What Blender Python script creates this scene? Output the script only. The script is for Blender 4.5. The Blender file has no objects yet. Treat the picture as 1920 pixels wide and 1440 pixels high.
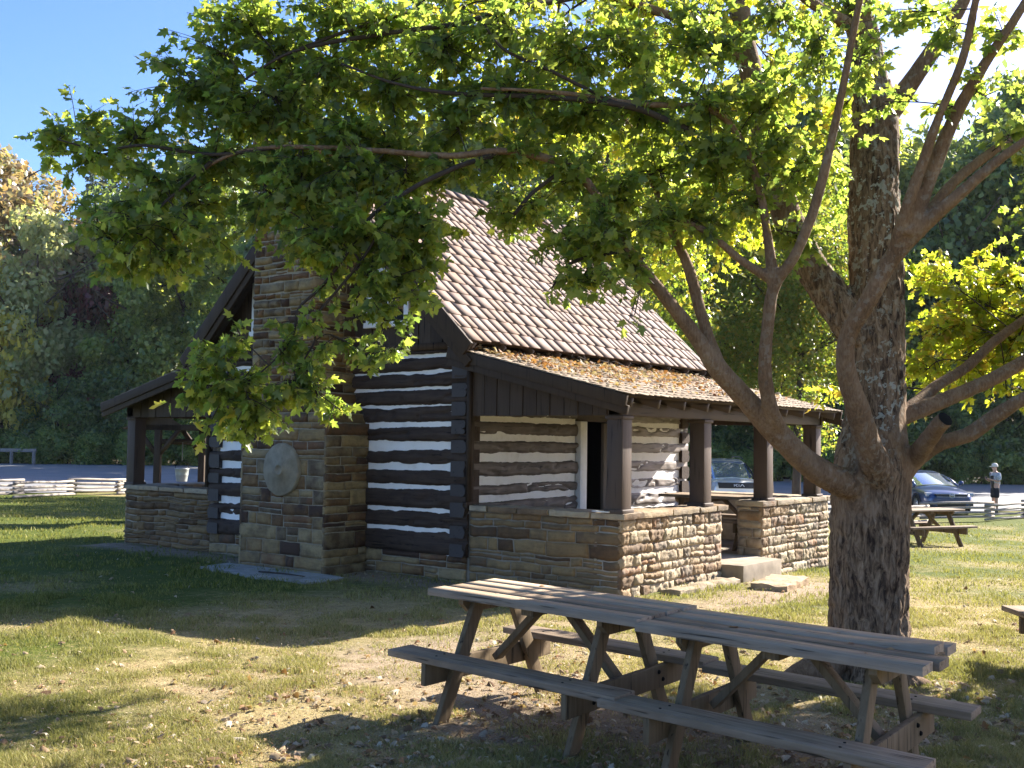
import bpy, bmesh, math, random
import numpy as np
from mathutils import Vector, Matrix, kdtree
rng = np.random.default_rng(11); random.seed(11)
SC = bpy.context.scene
COL = SC.collection
A = np.array
# ------------------------------------------------------------------ camera
CF = 2044.285; CP = A([-10.3826, -6.3003, 1.7287])
YAW, PITCH, ROLL = 0.646876, 0.052160, 0.013386
FW = A([math.cos(YAW)*math.cos(PITCH), math.sin(YAW)*math.cos(PITCH), math.sin(PITCH)])
R0 = A([math.sin(YAW), -math.cos(YAW), 0.]); U0 = np.cross(R0, FW)
RT = R0*math.cos(ROLL)+U0*math.sin(ROLL); UP = -R0*math.sin(ROLL)+U0*math.cos(ROLL)
def ray(px, py): return FW+RT*(px-960)/CF-UP*(py-720)/CF
def at(px, py, D): return CP+ray(px, py)*D          # a point of the place, D metres in front of the camera
def proj(P):
    q = np.asarray(P, float)-CP; z = q@FW
    return np.stack([960+CF*(q@RT)/z, 720-CF*(q@UP)/z, z], -1)
def gh(u): return float(min(0, max(-.65, -.03*(u-1.5))))
def ghv(u): return np.clip(-.03*(u-1.5), -.65, 0)
# ------------------------------------------------------------------ noise
def _h(i, j, k, s):
    n = (i*374761393+j*668265263+k*2147483647+s*1274126177) & 0xffffffff
    n = ((n ^ (n >> 13))*1274126177) & 0xffffffff
    return ((n ^ (n >> 16)) & 0xffff)/32767.5-1
def vn(P, s=0):
    P = np.asarray(P, float); I = np.floor(P).astype(np.int64); f = P-I; f = f*f*(3-2*f); r = 0
    for a in (0, 1):
        for b in (0, 1):
            for c in (0, 1):
                w = (f[:, 0] if a else 1-f[:, 0])*(f[:, 1] if b else 1-f[:, 1])*(f[:, 2] if c else 1-f[:, 2])
                r = r+w*_h(I[:, 0]+a, I[:, 1]+b, I[:, 2]+c, s)
    return r
def fbm(P, s=0, o=3):
    r = 0; a = 1.; t = 0
    for i in range(o): r = r+a*vn(np.asarray(P)*2**i, s+i); t += a; a *= .5
    return r/t
def n1(x, s=0): return vn(np.stack([x, x*0+s*7.3, x*0+.5], -1), s)
# ------------------------------------------------------------------ mesh builder
def nrm(v): v = np.asarray(v, float); return v/np.linalg.norm(v)
BOXF = A([[0, 3, 2, 1], [4, 5, 6, 7], [0, 1, 5, 4], [1, 2, 6, 5], [2, 3, 7, 6], [3, 0, 4, 7]])
class MB:
    def __init__(s): s.V = []; s.F = []; s.n = 0
    def add(s, v, f):
        v = np.asarray(v, float).reshape(-1, 3); f = np.asarray(f, np.int64)
        s.V.append(v); s.F.append(f+s.n); s.n += len(v)
    def hexa(s, v): s.add(v, BOXF)
    def box(s, x0, x1, y0, y1, z0, z1):
        s.hexa([(x0, y0, z0), (x1, y0, z0), (x1, y1, z0), (x0, y1, z0), (x0, y0, z1), (x1, y0, z1), (x1, y1, z1), (x0, y1, z1)])
    def beam(s, p0, p1, w, h, up=(0, 0, 1)):
        p0 = A(p0, float); p1 = A(p1, float); d = nrm(p1-p0); a = nrm(np.cross(d, up)); b = np.cross(a, d)
        a = a*w/2; b = b*h/2
        s.hexa([p0-a-b, p0+a-b, p1+a-b, p1-a-b, p0-a+b, p0+a+b, p1+a+b, p1-a+b])
    def prism(s, poly, ext):
        """extrude a planar polygon (n,3) by vector ext"""
        p = np.asarray(poly, float); n = len(p); q = p+A(ext, float)
        s.add(np.vstack([p, q]), [[i, (i+1) % n, n+(i+1) % n, n+i] for i in range(n)])
        s.V.append(p); s.F.append(A([list(range(n))[::-1]])+s.n); s.n += n
        s.V.append(q); s.F.append(A([list(range(n))])+s.n); s.n += n
    def tube(s, pts, rad, k=8, cap=True, jit=0, seed=0):
        pts = np.asarray(pts, float); n = len(pts); rad = np.broadcast_to(rad, (n,))
        T = np.gradient(pts, axis=0); T /= np.linalg.norm(T, axis=1)[:, None]+1e-12
        ref = A([0, 0, 1.]) if abs(T[0, 2]) < .9 else A([1., 0, 0])
        Nn = nrm(np.cross(T[0], ref)); Ns = []
        for i in range(n):
            Nn = nrm(Nn-T[i]*(Nn@T[i])); Ns.append(Nn)
        Ns = A(Ns); B = np.cross(T, Ns); an = np.arange(k)*2*math.pi/k
        ring = pts[:, None]+rad[:, None, None]*(np.cos(an)[None, :, None]*Ns[:, None]+np.sin(an)[None, :, None]*B[:, None])
        v = ring.reshape(-1, 3)
        if jit: v = v+jit*np.stack([vn(v*9, seed), vn(v*9, seed+5), vn(v*9, seed+9)], -1)
        f = []
        i, j = np.meshgrid(np.arange(n-1), np.arange(k), indexing='ij'); i = i.ravel(); j = j.ravel(); j2 = (j+1) % k
        s.add(v, np.stack([i*k+j, i*k+j2, (i+1)*k+j2, (i+1)*k+j], -1))
        if cap:
            s.F.append(A([list(range(k))[::-1]])+s.n-n*k); s.F.append(A([list(range(k))])+s.n-k)
    def lathe(s, prof, c, axis, k=24, close=False):
        """prof: (r, h) pairs about axis through c"""
        ax = nrm(axis); ref = A([0, 0, 1.]) if abs(ax[2]) < .9 else A([1., 0, 0]); a = nrm(np.cross(ax, ref)); b = np.cross(ax, a)
        an = np.arange(k)*2*math.pi/k; v = []
        for r, h in prof: v.append(A(c)+ax*h+r*(np.cos(an)[:, None]*a+np.sin(an)[:, None]*b))
        n = len(prof); i, j = np.meshgrid(np.arange(n-1), np.arange(k), indexing='ij'); i = i.ravel(); j = j.ravel(); j2 = (j+1) % k
        s.add(np.vstack(v), np.stack([i*k+j, i*k+j2, (i+1)*k+j2, (i+1)*k+j], -1))
    def grid(s, P):
        """P (n,m,3)"""
        n, m = P.shape[:2]; i, j = np.meshgrid(np.arange(n-1), np.arange(m-1), indexing='ij'); i = i.ravel(); j = j.ravel()
        s.add(P.reshape(-1, 3), np.stack([i*m+j, (i+1)*m+j, (i+1)*m+j+1, i*m+j+1], -1))
    def mesh(s, name, off=(0, 0, 0), smooth=False):
        me = bpy.data.meshes.new(name)
        V = np.vstack(s.V)-A(off, float); me.vertices.add(len(V)); me.vertices.foreach_set('co', V.astype(np.float32).ravel())
        nl = sum(f.size for f in s.F); npoly = sum(len(f) for f in s.F)
        me.loops.add(nl); me.polygons.add(npoly)
        me.loops.foreach_set('vertex_index', np.concatenate([f.ravel() for f in s.F]).astype(np.int32))
        cnt = np.concatenate([np.full(len(f), f.shape[1]) for f in s.F]); st = np.concatenate([[0], np.cumsum(cnt)[:-1]])
        me.polygons.foreach_set('loop_start', st.astype(np.int32))
        if smooth: me.polygons.foreach_set('use_smooth', np.ones(npoly, bool))
        me.update(calc_edges=True); me.validate()
        return me
    def build(s, name, mat, parent=None, off=None, smooth=False, bevel=0):
        if off is None: off = (0, 0, 0)
        me = s.mesh(name, off, smooth); me.materials.append(mat)
        o = bpy.data.objects.new(name, me); COL.objects.link(o)
        if parent: o.parent = parent
        if bevel:
            b = o.modifiers.new('bevel', 'BEVEL'); b.width = bevel; b.segments = 2; b.limit_method = 'ANGLE'
        return o
OFFS = {}
def tag(o, label=None, cat=None, group=None, kind=None):
    if label: o['label'] = label
    if cat: o['category'] = cat
    if group: o['group'] = group
    if kind: o['kind'] = kind
    return o
def thing(name, loc, label, cat, group=None, rz=0):
    o = bpy.data.objects.new(name, None); COL.objects.link(o); o.location = loc; o.rotation_euler = (0, 0, rz); o.empty_display_size = .2
    return tag(o, label, cat, group)
class W:
    """a thing whose parts are written in world coordinates"""
    def __init__(s, name, loc, label, cat, group=None): s.e = thing(name, loc, label, cat, group); s.loc = loc
    def part(s, mb, name, mat, parent=None, **k):
        return mb.build(name, mat, parent or s.e, off=s.loc, **k)
def copy_tree(o, parent=None):
    c = o.copy(); COL.objects.link(c); c.parent = parent
    for ch in list(o.children): copy_tree(ch, c)
    return c
# ------------------------------------------------------------------ materials
class NT:
    def __init__(s, name):
        s.m = bpy.data.materials.new(name); s.m.use_nodes = True; s.t = s.m.node_tree; s.t.nodes.clear()
        s.out = s.t.nodes.new('ShaderNodeOutputMaterial')
    def n(s, typ, **k):
        nd = s.t.nodes.new('ShaderNode'+typ)
        for a, v in k.items():
            if a.startswith('i_'): s.set(nd, a[2:], v)
            else: setattr(nd, a, v)
        return nd
    def set(s, nd, key, v):
        key = key.replace('_', ' ') if isinstance(key, str) else key
        sock = nd.inputs[int(key)] if isinstance(key, str) and key.isdigit() else nd.inputs[key]
        if isinstance(v, bpy.types.NodeSocket): s.t.links.new(v, sock)
        else:
            if isinstance(v, (tuple, list)) and len(v) == 3 and sock.type == 'RGBA': v = (*v, 1)
            sock.default_value = v
    def pos(s, scale=(1, 1, 1), obj=True):
        if obj: c = s.n('TexCoord').outputs['Object']
        else: c = s.n('NewGeometry').outputs['Position']
        mp = s.n('Mapping'); s.set(mp, 'Vector', c); mp.inputs['Scale'].default_value = scale
        return mp.outputs[0]
    def noise(s, vec, scale, detail=4, rough=.55, dist=0):
        nd = s.n('TexNoise'); s.set(nd, 'Vector', vec); s.set(nd, 'Scale', scale); s.set(nd, 'Detail', detail); s.set(nd, 'Roughness', rough); s.set(nd, 'Distortion', dist)
        return nd.outputs['Fac']
    def ramp(s, fac, stops, interp='LINEAR'):
        nd = s.n('ValToRGB'); s.set(nd, 'Fac', fac); cr = nd.color_ramp; cr.interpolation = interp
        while len(cr.elements) < len(stops): cr.elements.new(.5)
        for e, (p, c) in zip(cr.elements, stops):
            e.position = p; e.color = (*c, 1) if isinstance(c, (tuple, list)) else (c, c, c, 1)
        return nd.outputs['Color']
    def mix(s, fac, a, b, mode='MIX'):
        nd = s.n('MixRGB', blend_type=mode); s.set(nd, 'Fac', fac); s.set(nd, 'Color1', a); s.set(nd, 'Color2', b); return nd.outputs[0]
    def math(s, op, a, b=0.):
        nd = s.n('Math', operation=op); s.set(nd, '0', a); s.set(nd, '1', b); return nd.outputs[0]
    def isl(s): return s.n('NewGeometry').outputs['Random Per Island']
    def bump(s, h, st=.4, d=.01):
        nd = s.n('Bump'); s.set(nd, 'Height', h); s.set(nd, 'Strength', st); s.set(nd, 'Distance', d); return nd.outputs[0]
    def pbr(s, col, rough=.7, spec=.3, normal=None, metal=0, **k):
        b = s.n('BsdfPrincipled'); s.set(b, 'Base Color', col); s.set(b, 'Roughness', rough); s.set(b, 'Specular IOR Level', spec); s.set(b, 'Metallic', metal)
        if normal: s.set(b, 'Normal', normal)
        for a, v in k.items(): s.set(b, a.replace('_', ' '), v)
        return b.outputs[0]
    def done(s, sh): s.t.links.new(sh, s.out.inputs['Surface']); return s.m
def plain(name, col, rough=.6, spec=.3, metal=0, var=.15, sc=8):
    t = NT(name); f = t.noise(t.pos(), sc, 5)
    c = t.ramp(f, [(.25, tuple(x*(1-var) for x in col)), (.75, tuple(min(1, x*(1+var)) for x in col))])
    return t.done(t.pbr(c, rough, spec, t.bump(f, .15, .004), metal))
def wood(name, stops, axis, island=True, scale=1., rough=.8, bump=.5, spec=.2):
    """weathered wood with grain running along the given axis (0,1,2)"""
    t = NT(name); sc = [26*scale]*3; sc[axis] = 1.3*scale
    p = t.pos(tuple(sc)); g = t.noise(p, 1., 6, .65, .3)
    big = t.noise(t.pos(), 3.5*scale, 3)
    f = t.mix(.35, g, big)
    if island: f = t.mix(.3, f, t.isl())
    c = t.ramp(f, stops)
    if name == 'log_front':
        xx = t.n('SeparateXYZ'); t.set(xx, 'Vector', t.n('TexCoord').outputs['Object']); c = t.mix(t.ramp(t.math('ADD', xx.outputs['X'], 3.28), [(.497, 1.), (.503, 0.)]), c, (.042, .033, .03))
    crack = t.ramp(t.noise(t.pos(tuple(x*1.7 for x in sc)), 1., 3, .5, .2), [(.30, .25), (.40, 1.)])
    c = t.mix(1., c, crack, 'MULTIPLY')
    return t.done(t.pbr(c, rough, spec, t.bump(t.mix(.5, g, crack), bump, .008)))
def leafmat(name, cols, trans=.5, tcol=None, rough=.38, spec=.5):
    t = NT(name); r = t.isl(); n = len(cols)
    c = t.ramp(r, [((i+.5)/n, k) for i, k in enumerate(cols)])
    tc = t.ramp(r, [((i+.5)/n, k) for i, k in enumerate(tcol or [(min(1, a*2.6), min(1, b*2.4), cc*1.2) for a, b, cc in cols])])
    d = t.pbr(c, rough, spec); tr = t.n('BsdfTranslucent'); t.set(tr, 'Color', tc)
    m = t.n('MixShader'); t.set(m, 'Fac', trans); t.set(m, '1', d); t.set(m, '2', tr.outputs[0])
    return t.done(m.outputs[0])
M = {}
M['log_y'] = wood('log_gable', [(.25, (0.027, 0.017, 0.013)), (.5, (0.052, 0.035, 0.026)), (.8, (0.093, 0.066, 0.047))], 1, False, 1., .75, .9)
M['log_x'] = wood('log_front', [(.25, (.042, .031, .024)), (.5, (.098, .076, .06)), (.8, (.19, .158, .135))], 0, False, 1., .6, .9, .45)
M['log_sun'] = wood('log_weathered_sunlit', [(.25, (.09, .072, .06)), (.5, (.215, .182, .158)), (.8, (.36, .32, .29))], 0, False, 1., .6, .9, .45)  # weathered logs, coloured paler still so the sun patch on them looks bright
M['dark'] = wood('dark_board', [(.2, (0.028, 0.019, 0.013)), (.5, (0.056, 0.038, 0.026)), (.85, (0.091, 0.064, 0.043))], 2, True, .8, .7, .4)
M['brown'] = wood('brown_paint', [(.2, (.06, .043, .034)), (.55, (.085, .062, .05)), (.85, (.12, .09, .074))], 2, True, .8, .6, .3)
M['brown_x'] = wood('brown_paint_beam', [(.2, (.06, .043, .034)), (.55, (.085, .062, .05)), (.85, (.12, .09, .074))], 0, True, .8, .6, .3)
M['brown_y'] = wood('brown_paint_rafter', [(.2, (.05, .036, .029)), (.55, (.075, .055, .044)), (.85, (.10, .075, .062))], 1, True, .8, .6, .3)
def m_chink():
    t = NT('chinking'); f = t.noise(t.pos(), 9, 6, .6); g = t.noise(t.pos(), 2.2, 3)
    c = t.ramp(t.mix(.5, f, g), [(.22, (.58, .54, .48)), (.45, (.80, .775, .73)), (.8, (.87, .85, .81))])
    return t.done(t.pbr(c, .85, .2, t.bump(f, .5, .01)))
M['chink'] = m_chink()
def m_shingle(name, stops, axis):
    t = NT(name); sc = [38, 38, 38]; sc[axis] = 38; sc = (55, 1.6, 1.6)
    g = t.noise(t.pos(sc), 1., 5, .65, .2); f = t.mix(.5, t.isl(), g); big = t.noise(t.pos(), 1.6, 4); f = t.mix(.35, f, big)
    c = t.ramp(f, stops)
    return t.done(t.pbr(c, .8, .2, t.bump(g, .15, .004)))
M['shingle'] = m_shingle('cedar_shingle', [(.2, (0.081, 0.055, 0.041)), (.34, (0.126, 0.088, 0.069)), (.45, (0.166, 0.121, 0.103)), (.53, (0.141, 0.090, 0.062)), (.62, (0.185, 0.139, 0.122)), (.72, (0.159, 0.109, 0.082)), (.85, (0.222, 0.176, 0.159))], 0)
M['shingle_p'] = m_shingle('mossy_shingle', [(.2, (.09, .066, .045)), (.4, (.17, .13, .09)), (.6, (.25, .2, .15)), (.85, (.36, .30, .25))], 0)
def m_stone(name, stops, bump=.8, mossy=0):
    t = NT(name); p = t.pos(); f = t.noise(p, 22, 6, .65); g = t.noise(p, 5, 4, .6); st = t.noise(t.pos((6, 6, 34)), 1, 4, .6)
    c = t.ramp(t.mix(.32, t.isl(), g), stops)
    c = t.mix(1., c, t.ramp(t.mix(.5, f, st), [(.28, (.62, .6, .58)), (.5, (.95, .95, .95)), (.75, (1., 1., 1.))]), 'MULTIPLY')
    return t.done(t.pbr(c, .85, .25, t.bump(t.mix(.5, f, st), bump, .016)))
M['stone'] = m_stone('sandstone', [(.16, (.13, .088, .055)), (.27, (.25, .165, .09)), (.38, (.37, .285, .185)), (.5, (.25, .205, .15)), (.6, (.41, .335, .225)), (.7, (.33, .26, .17)), (.8, (.18, .145, .11)), (.9, (.33, .165, .075))], 1.)
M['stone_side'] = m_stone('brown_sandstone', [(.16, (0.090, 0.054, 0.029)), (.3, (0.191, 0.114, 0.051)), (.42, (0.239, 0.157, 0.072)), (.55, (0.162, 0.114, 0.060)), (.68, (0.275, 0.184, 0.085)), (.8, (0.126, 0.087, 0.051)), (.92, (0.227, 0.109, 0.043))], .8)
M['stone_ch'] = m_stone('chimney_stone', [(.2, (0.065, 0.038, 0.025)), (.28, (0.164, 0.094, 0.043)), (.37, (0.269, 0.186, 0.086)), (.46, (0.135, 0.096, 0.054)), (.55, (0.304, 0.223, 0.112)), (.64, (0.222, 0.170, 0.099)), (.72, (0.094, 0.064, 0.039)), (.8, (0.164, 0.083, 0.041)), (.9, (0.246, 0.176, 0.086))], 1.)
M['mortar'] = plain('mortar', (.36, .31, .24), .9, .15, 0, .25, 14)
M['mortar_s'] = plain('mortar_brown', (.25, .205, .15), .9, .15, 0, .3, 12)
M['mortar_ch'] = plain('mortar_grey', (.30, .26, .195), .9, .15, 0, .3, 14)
M['concrete'] = plain('concrete', (.26, .22, .17), .9, .2, 0, .25, 6)
M['mill'] = plain('millstone_rock', (.24, .205, .145), .9, .2, 0, .25, 9)
M['slab'] = plain('slab_rock', (.30, .285, .255), .9, .2, 0, .3, 5)
M['white'] = plain('white_paint', (.78, .77, .75), .6, .3, 0, .08)
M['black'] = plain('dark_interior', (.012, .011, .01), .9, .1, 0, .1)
M['table'] = wood('grey_weathered_board', [(.15, (0.059, 0.042, 0.027)), (.38, (0.178, 0.131, 0.089)), (.62, (0.321, 0.244, 0.172)), (.9, (0.499, 0.396, 0.295))], 1, True, 1.3, .8, .7)
M['tleg'] = wood('grey_weathered_post', [(.15, (0.052, 0.035, 0.019)), (.4, (0.132, 0.092, 0.051)), (.65, (0.218, 0.161, 0.098)), (.9, (0.333, 0.255, 0.162))], 2, True, 1., .8, .6)
M['rail'] = wood('split_rail_wood', [(.2, (0.120, 0.098, 0.083)), (.5, (0.270, 0.240, 0.210)), (.85, (0.450, 0.405, 0.360))], 0, True, .6, .85, .7)
def glassmat(name, col, rough=.05): 
    t = NT(name); return t.done(t.pbr(col, rough, .8))
M['glass'] = glassmat('dark_glass', (.015, .018, .02))
M['bark'] = None
def m_bark():
    t = NT('maple_bark'); at_ = t.n('Attribute', attribute_name='rough'); k = at_.outputs['Fac']
    p = t.pos((1, 1, .16)); a = t.noise(t.pos((1, 1, .24)), 24, 6, .7, .9); p2 = t.pos((1, 1, .3)); b = t.noise(p2, 75, 4, .6); g = t.noise(t.pos(), 4, 4)
    cr = t.ramp(a, [(.38, (0.033, 0.021, 0.015)), (.47, (0.123, 0.081, 0.050)), (.58, (0.234, 0.161, 0.102)), (.75, (0.357, 0.270, 0.185))])
    cs = t.ramp(t.mix(.5, g, b), [(.3, (0.081, 0.047, 0.027)), (.5, (0.180, 0.113, 0.066)), (.72, (0.297, 0.203, 0.125))])
    c = t.mix(k, cs, cr)
    li = t.ramp(t.noise(t.pos(), 19, 4, .62, .3), [(.55, (0, 0, 0)), (.585, (1, 1, 1))]); ln = t.ramp(t.noise(t.pos((1, 1, .8)), 1.3, 3), [(.42, 0.), (.6, 1.)])
    hz = t.n('SeparateXYZ'); t.set(hz, 'Vector', t.n('TexCoord').outputs['Object'])
    hf = t.ramp(t.math('MULTIPLY', hz.outputs['Z'], .25), [(.30, 0.), (.5, 1.)])
    c = t.mix(t.math('MULTIPLY', t.math('MULTIPLY', li, hf), t.math('MULTIPLY', t.math('ADD', t.math('MULTIPLY', ln, .65), .2), t.math('ADD', t.math('MULTIPLY', k, .75), .25))), c, (.36, .37, .31))
    h = t.mix(k, t.mix(.5, g, b), t.mix(.35, a, b))
    return t.done(t.pbr(c, .9, .15, t.bump(h, .9, .02)))
M['bark'] = m_bark()
M['twig'] = plain('twig_bark', (.05, .038, .03), .85, .2, 0, .3, 20)
M['trunkfar'] = plain('far_bark', (.07, .055, .042), .9, .1, 0, .3, 3)
M['leaf'] = leafmat('maple_leaf', [(.05, .085, .032), (.065, .105, .034), (.08, .122, .036), (.095, .14, .038), (.115, .155, .04), (.07, .11, .034), (.14, .165, .045)], .6,
    [(.24, .36, .06), (.31, .44, .065), (.39, .52, .07), (.47, .58, .075), (.55, .62, .08), (.35, .48, .065), (.64, .64, .09)])
M['leaf_y'] = leafmat('bright_maple_leaf', [(.09, .14, .03), (.12, .165, .032), (.145, .175, .035), (.13, .17, .032), (.17, .15, .035)], .58,
    [(.5, .66, .04), (.6, .72, .045), (.7, .74, .05), (.62, .7, .04), (.74, .56, .06)])
M['litter'] = leafmat('dry_leaf', [(.13, .075, .04), (.22, .14, .075), (.30, .22, .13), (.38, .31, .21), (.22, .11, .05), (.44, .39, .31), (.17, .12, .075)], .15, None, .7, .2)
M['litter_r'] = leafmat('orange_dry_leaf', [(0.198, 0.098, 0.047), (0.306, 0.157, 0.068), (0.270, 0.196, 0.116), (0.360, 0.235, 0.126), (0.162, 0.088, 0.053), (0.378, 0.333, 0.242), (0.252, 0.216, 0.158)], .15, None, .7, .2)
def m_grass():
    t = NT('grass_blade'); P = t.pos((1, 1, 1), False); r = t.isl()
    gcol = t.ramp(r, [(.1, (.035, .062, .010)), (.4, (.08, .115, .015)), (.7, (.135, .155, .022)), (.95, (.27, .24, .07))])
    dcol = t.ramp(r, [(.1, (.20, .155, .06)), (.4, (.36, .28, .125)), (.7, (.47, .38, .19)), (.95, (.16, .18, .045))])
    a = t.n('Attribute', attribute_name='dry').outputs['Fac']
    c = t.mix(a, gcol, dcol); d = t.pbr(c, .6, .25); tr = t.n('BsdfTranslucent'); t.set(tr, 'Color', t.mix(.5, c, (.5, .5, .1), 'MIX'))
    m = t.n('MixShader'); t.set(m, 'Fac', .3); t.set(m, '1', d); t.set(m, '2', tr.outputs[0])
    return t.done(m.outputs[0])
M['grass'] = m_grass()
def m_ground():
    t = NT('lawn_soil'); P = t.pos((1, 1, 1), False)
    a = t.n('Attribute', attribute_name='dry').outputs['Fac']; dirt = t.n('Attribute', attribute_name='dirt').outputs['Fac']
    f = t.noise(P, 60, 6, .7); g = t.noise(P, 9, 5, .65); q = t.noise(P, 1.2, 4)
    gc = t.ramp(t.mix(.4, f, g), [(.25, (.03, .046, .009)), (.5, (.075, .095, .016)), (.75, (.15, .155, .035))])
    dc = t.ramp(t.mix(.4, f, g), [(.25, (.085, .066, .03)), (.5, (.29, .225, .11)), (.75, (.50, .41, .22))])
    so = t.ramp(t.mix(.4, f, g), [(.25, (.10, .072, .046)), (.5, (.27, .205, .14)), (.75, (.45, .37, .28))])
    c = t.mix(t.ramp(t.mix(.35, a, g), [(.3, 0.), (.62, 1.)]), gc, dc); c = t.mix(t.ramp(t.mix(.3, dirt, f), [(.35, 0.), (.6, 1.)]), c, so)
    return t.done(t.pbr(c, .95, .1, t.bump(t.mix(.5, f, g), 1., .03)))
M['ground'] = m_ground()
def m_asphalt():
    t = NT('asphalt'); P = t.pos((1, 1, 1), False); f = t.noise(P, 40, 5, .7); g = t.noise(P, .35, 4)
    c = t.ramp(t.mix(.5, f, g), [(.25, (.15, .15, .155)), (.75, (.26, .255, .25))])
    return t.done(t.pbr(c, .85, .25, t.bump(f, .4, .01)))
M['asphalt'] = m_asphalt()
M['forest'] = plain('forest_floor', (.06, .05, .03), .95, .1, 0, .4, 2)
# ------------------------------------------------------------------ cabin
PD = 2.23; WV = 4.89; V2 = PD+WV; V3 = V2+2.2; LU = 5.66; VC = PD+WV/2
RID = 5.56; EAV = 2.95; EV = PD-.27; RU0, RU1 = -.34, 5.92
cab = W('log_cabin', (2.8, VC, 0), 'dark log cabin with white chinking, stone chimney and open side porches', 'log cabin')
def rough_box(mb, x0, x1, y0, y1, z0, z1, amp=.012, res=.06, seed=0, R=None, rot=0):
    c = A([(x0+x1)/2, (y0+y1)/2, (z0+z1)/2]); h = A([x1-x0, y1-y0, z1-z0])/2
    for ax in range(3):
        for sg in (-1, 1):
            a, b = [(1, 2), (2, 0), (0, 1)][ax]
            na = max(2, int(2*h[a]/res)); nb = max(2, int(2*h[b]/res))
            ga, gb = np.meshgrid(np.linspace(-1, 1, na+1), np.linspace(-1, 1, nb+1), indexing='ij')
            P = np.zeros(ga.shape+(3,)); P[..., ax] = sg*h[ax]; P[..., a] = ga*h[a]; P[..., b] = gb*h[b]
            if sg < 0: P = P[::-1]
            v = P.reshape(-1, 3); q = v+c
            e = np.clip((h-np.abs(v))/.03, 0, 1); cnt = (e < .5).sum(1)
            v = v*(1-.0*cnt[:, None]); v = np.sign(v)*(np.abs(v)-np.where(cnt[:, None] >= 2, np.minimum(.008, h*.3), 0)*(e < .5))
            v = v+amp*np.stack([fbm(q*11, seed), fbm(q*11, seed+3), fbm(q*11, seed+6)], -1)
            if rot: cr, sr = math.cos(rot), math.sin(rot); v = np.stack([v[:, 0]*cr-v[:, 1]*sr, v[:, 0]*sr+v[:, 1]*cr, v[:, 2]], -1)
            mb.grid((v+c).reshape(P.shape))
def stones(mb, o, sd, nd, s0, s1, z0, z1, course, width, prot, rough, gap=.014, seed=0, res=.03, edge=.012, wav=.012):
    """irregular coursed stones standing proud of a mortar face; s0,s1 may be functions of z"""
    r = np.random.default_rng(seed); o = A(o, float); sd = A(sd, float); nd = A(nd, float); z = z0
    while z < z1-.03:
        ch = r.uniform(*course)
        if z1-z-ch < course[0]*.6: ch = z1-z
        zm = z+ch/2; a = s0(zm) if callable(s0) else s0; b = s1(zm) if callable(s1) else s1
        s = a
        while s < b-.02:
            w = r.uniform(*width)*(.6+.7*r.random())
            if b-s-w < width[0]*.55: w = b-s
            subs = [(z, ch)]
            if ch > course[0]*1.35 and r.random() < .25 and w > .2: k = r.uniform(.4, .6)*ch; subs = [(z, k), (z+k, ch-k)]
            for zz, hh in subs:
                g = gap*r.uniform(.5, 1.3); W_, H_ = w-g, hh-g
                nx = max(3, int(W_/res)); nz = max(3, int(H_/res))
                x, y = np.meshgrid(np.linspace(0, W_, nx+1), np.linspace(0, H_, nz+1), indexing='ij')
                d = np.minimum(np.minimum(x, W_-x), np.minimum(y, H_-y)); e = np.clip(d/edge, 0, 1)
                q = np.stack([x+s+seed*3.1, y+zz, x*0+r.random()*50], -1).reshape(-1, 3)
                jx = fbm(q*13, 1).reshape(x.shape)*.009; jy = fbm(q*11, 2).reshape(x.shape)*.010
                p = r.uniform(*prot); tilt = r.uniform(-.4, .4)*p
                rg_ = 1-2.4*np.abs(fbm(q*A([21, 15, 1]), 4)).reshape(x.shape); dep = .003+p*e**.6+rough*(.75*rg_+.7*fbm(q*24, 5).reshape(x.shape)+.5*vn(q*52, 6).reshape(x.shape))*e+tilt*(x/W_-.5)
                S = s+g/2+x+jx; Z = zz+g/2+y+jy; wq = np.stack([S.ravel()*2.3, Z.ravel()*3.1, S.ravel()*0+seed], -1); kf = np.clip(np.minimum(np.minimum(S-a, b-S), np.minimum(Z-z0, z1-Z))/.08, 0, 1)
                S = S+1.3*wav*kf*vn(wq, 71).reshape(x.shape); Z = Z+wav*kf*(vn(wq, 72)+.6*vn(wq*2.4, 73)).reshape(x.shape)
                P = o+S[..., None]*sd+Z[..., None]*A([0, 0, 1.])+dep[..., None]*nd
                # skirt
                Pb = np.pad(P, ((1, 1), (1, 1), (0, 0)), mode='edge'); m = np.ones(Pb.shape[:2], bool); m[1:-1, 1:-1] = False
                Pb[m] = Pb[m]-nd*.04
                mb.grid(Pb if np.dot(np.cross(sd, A([0, 0, 1.])), nd) > 0 else Pb[::-1])
            s += w
        z += ch
def lerp(a, b, t): return a+(b-a)*t
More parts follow.
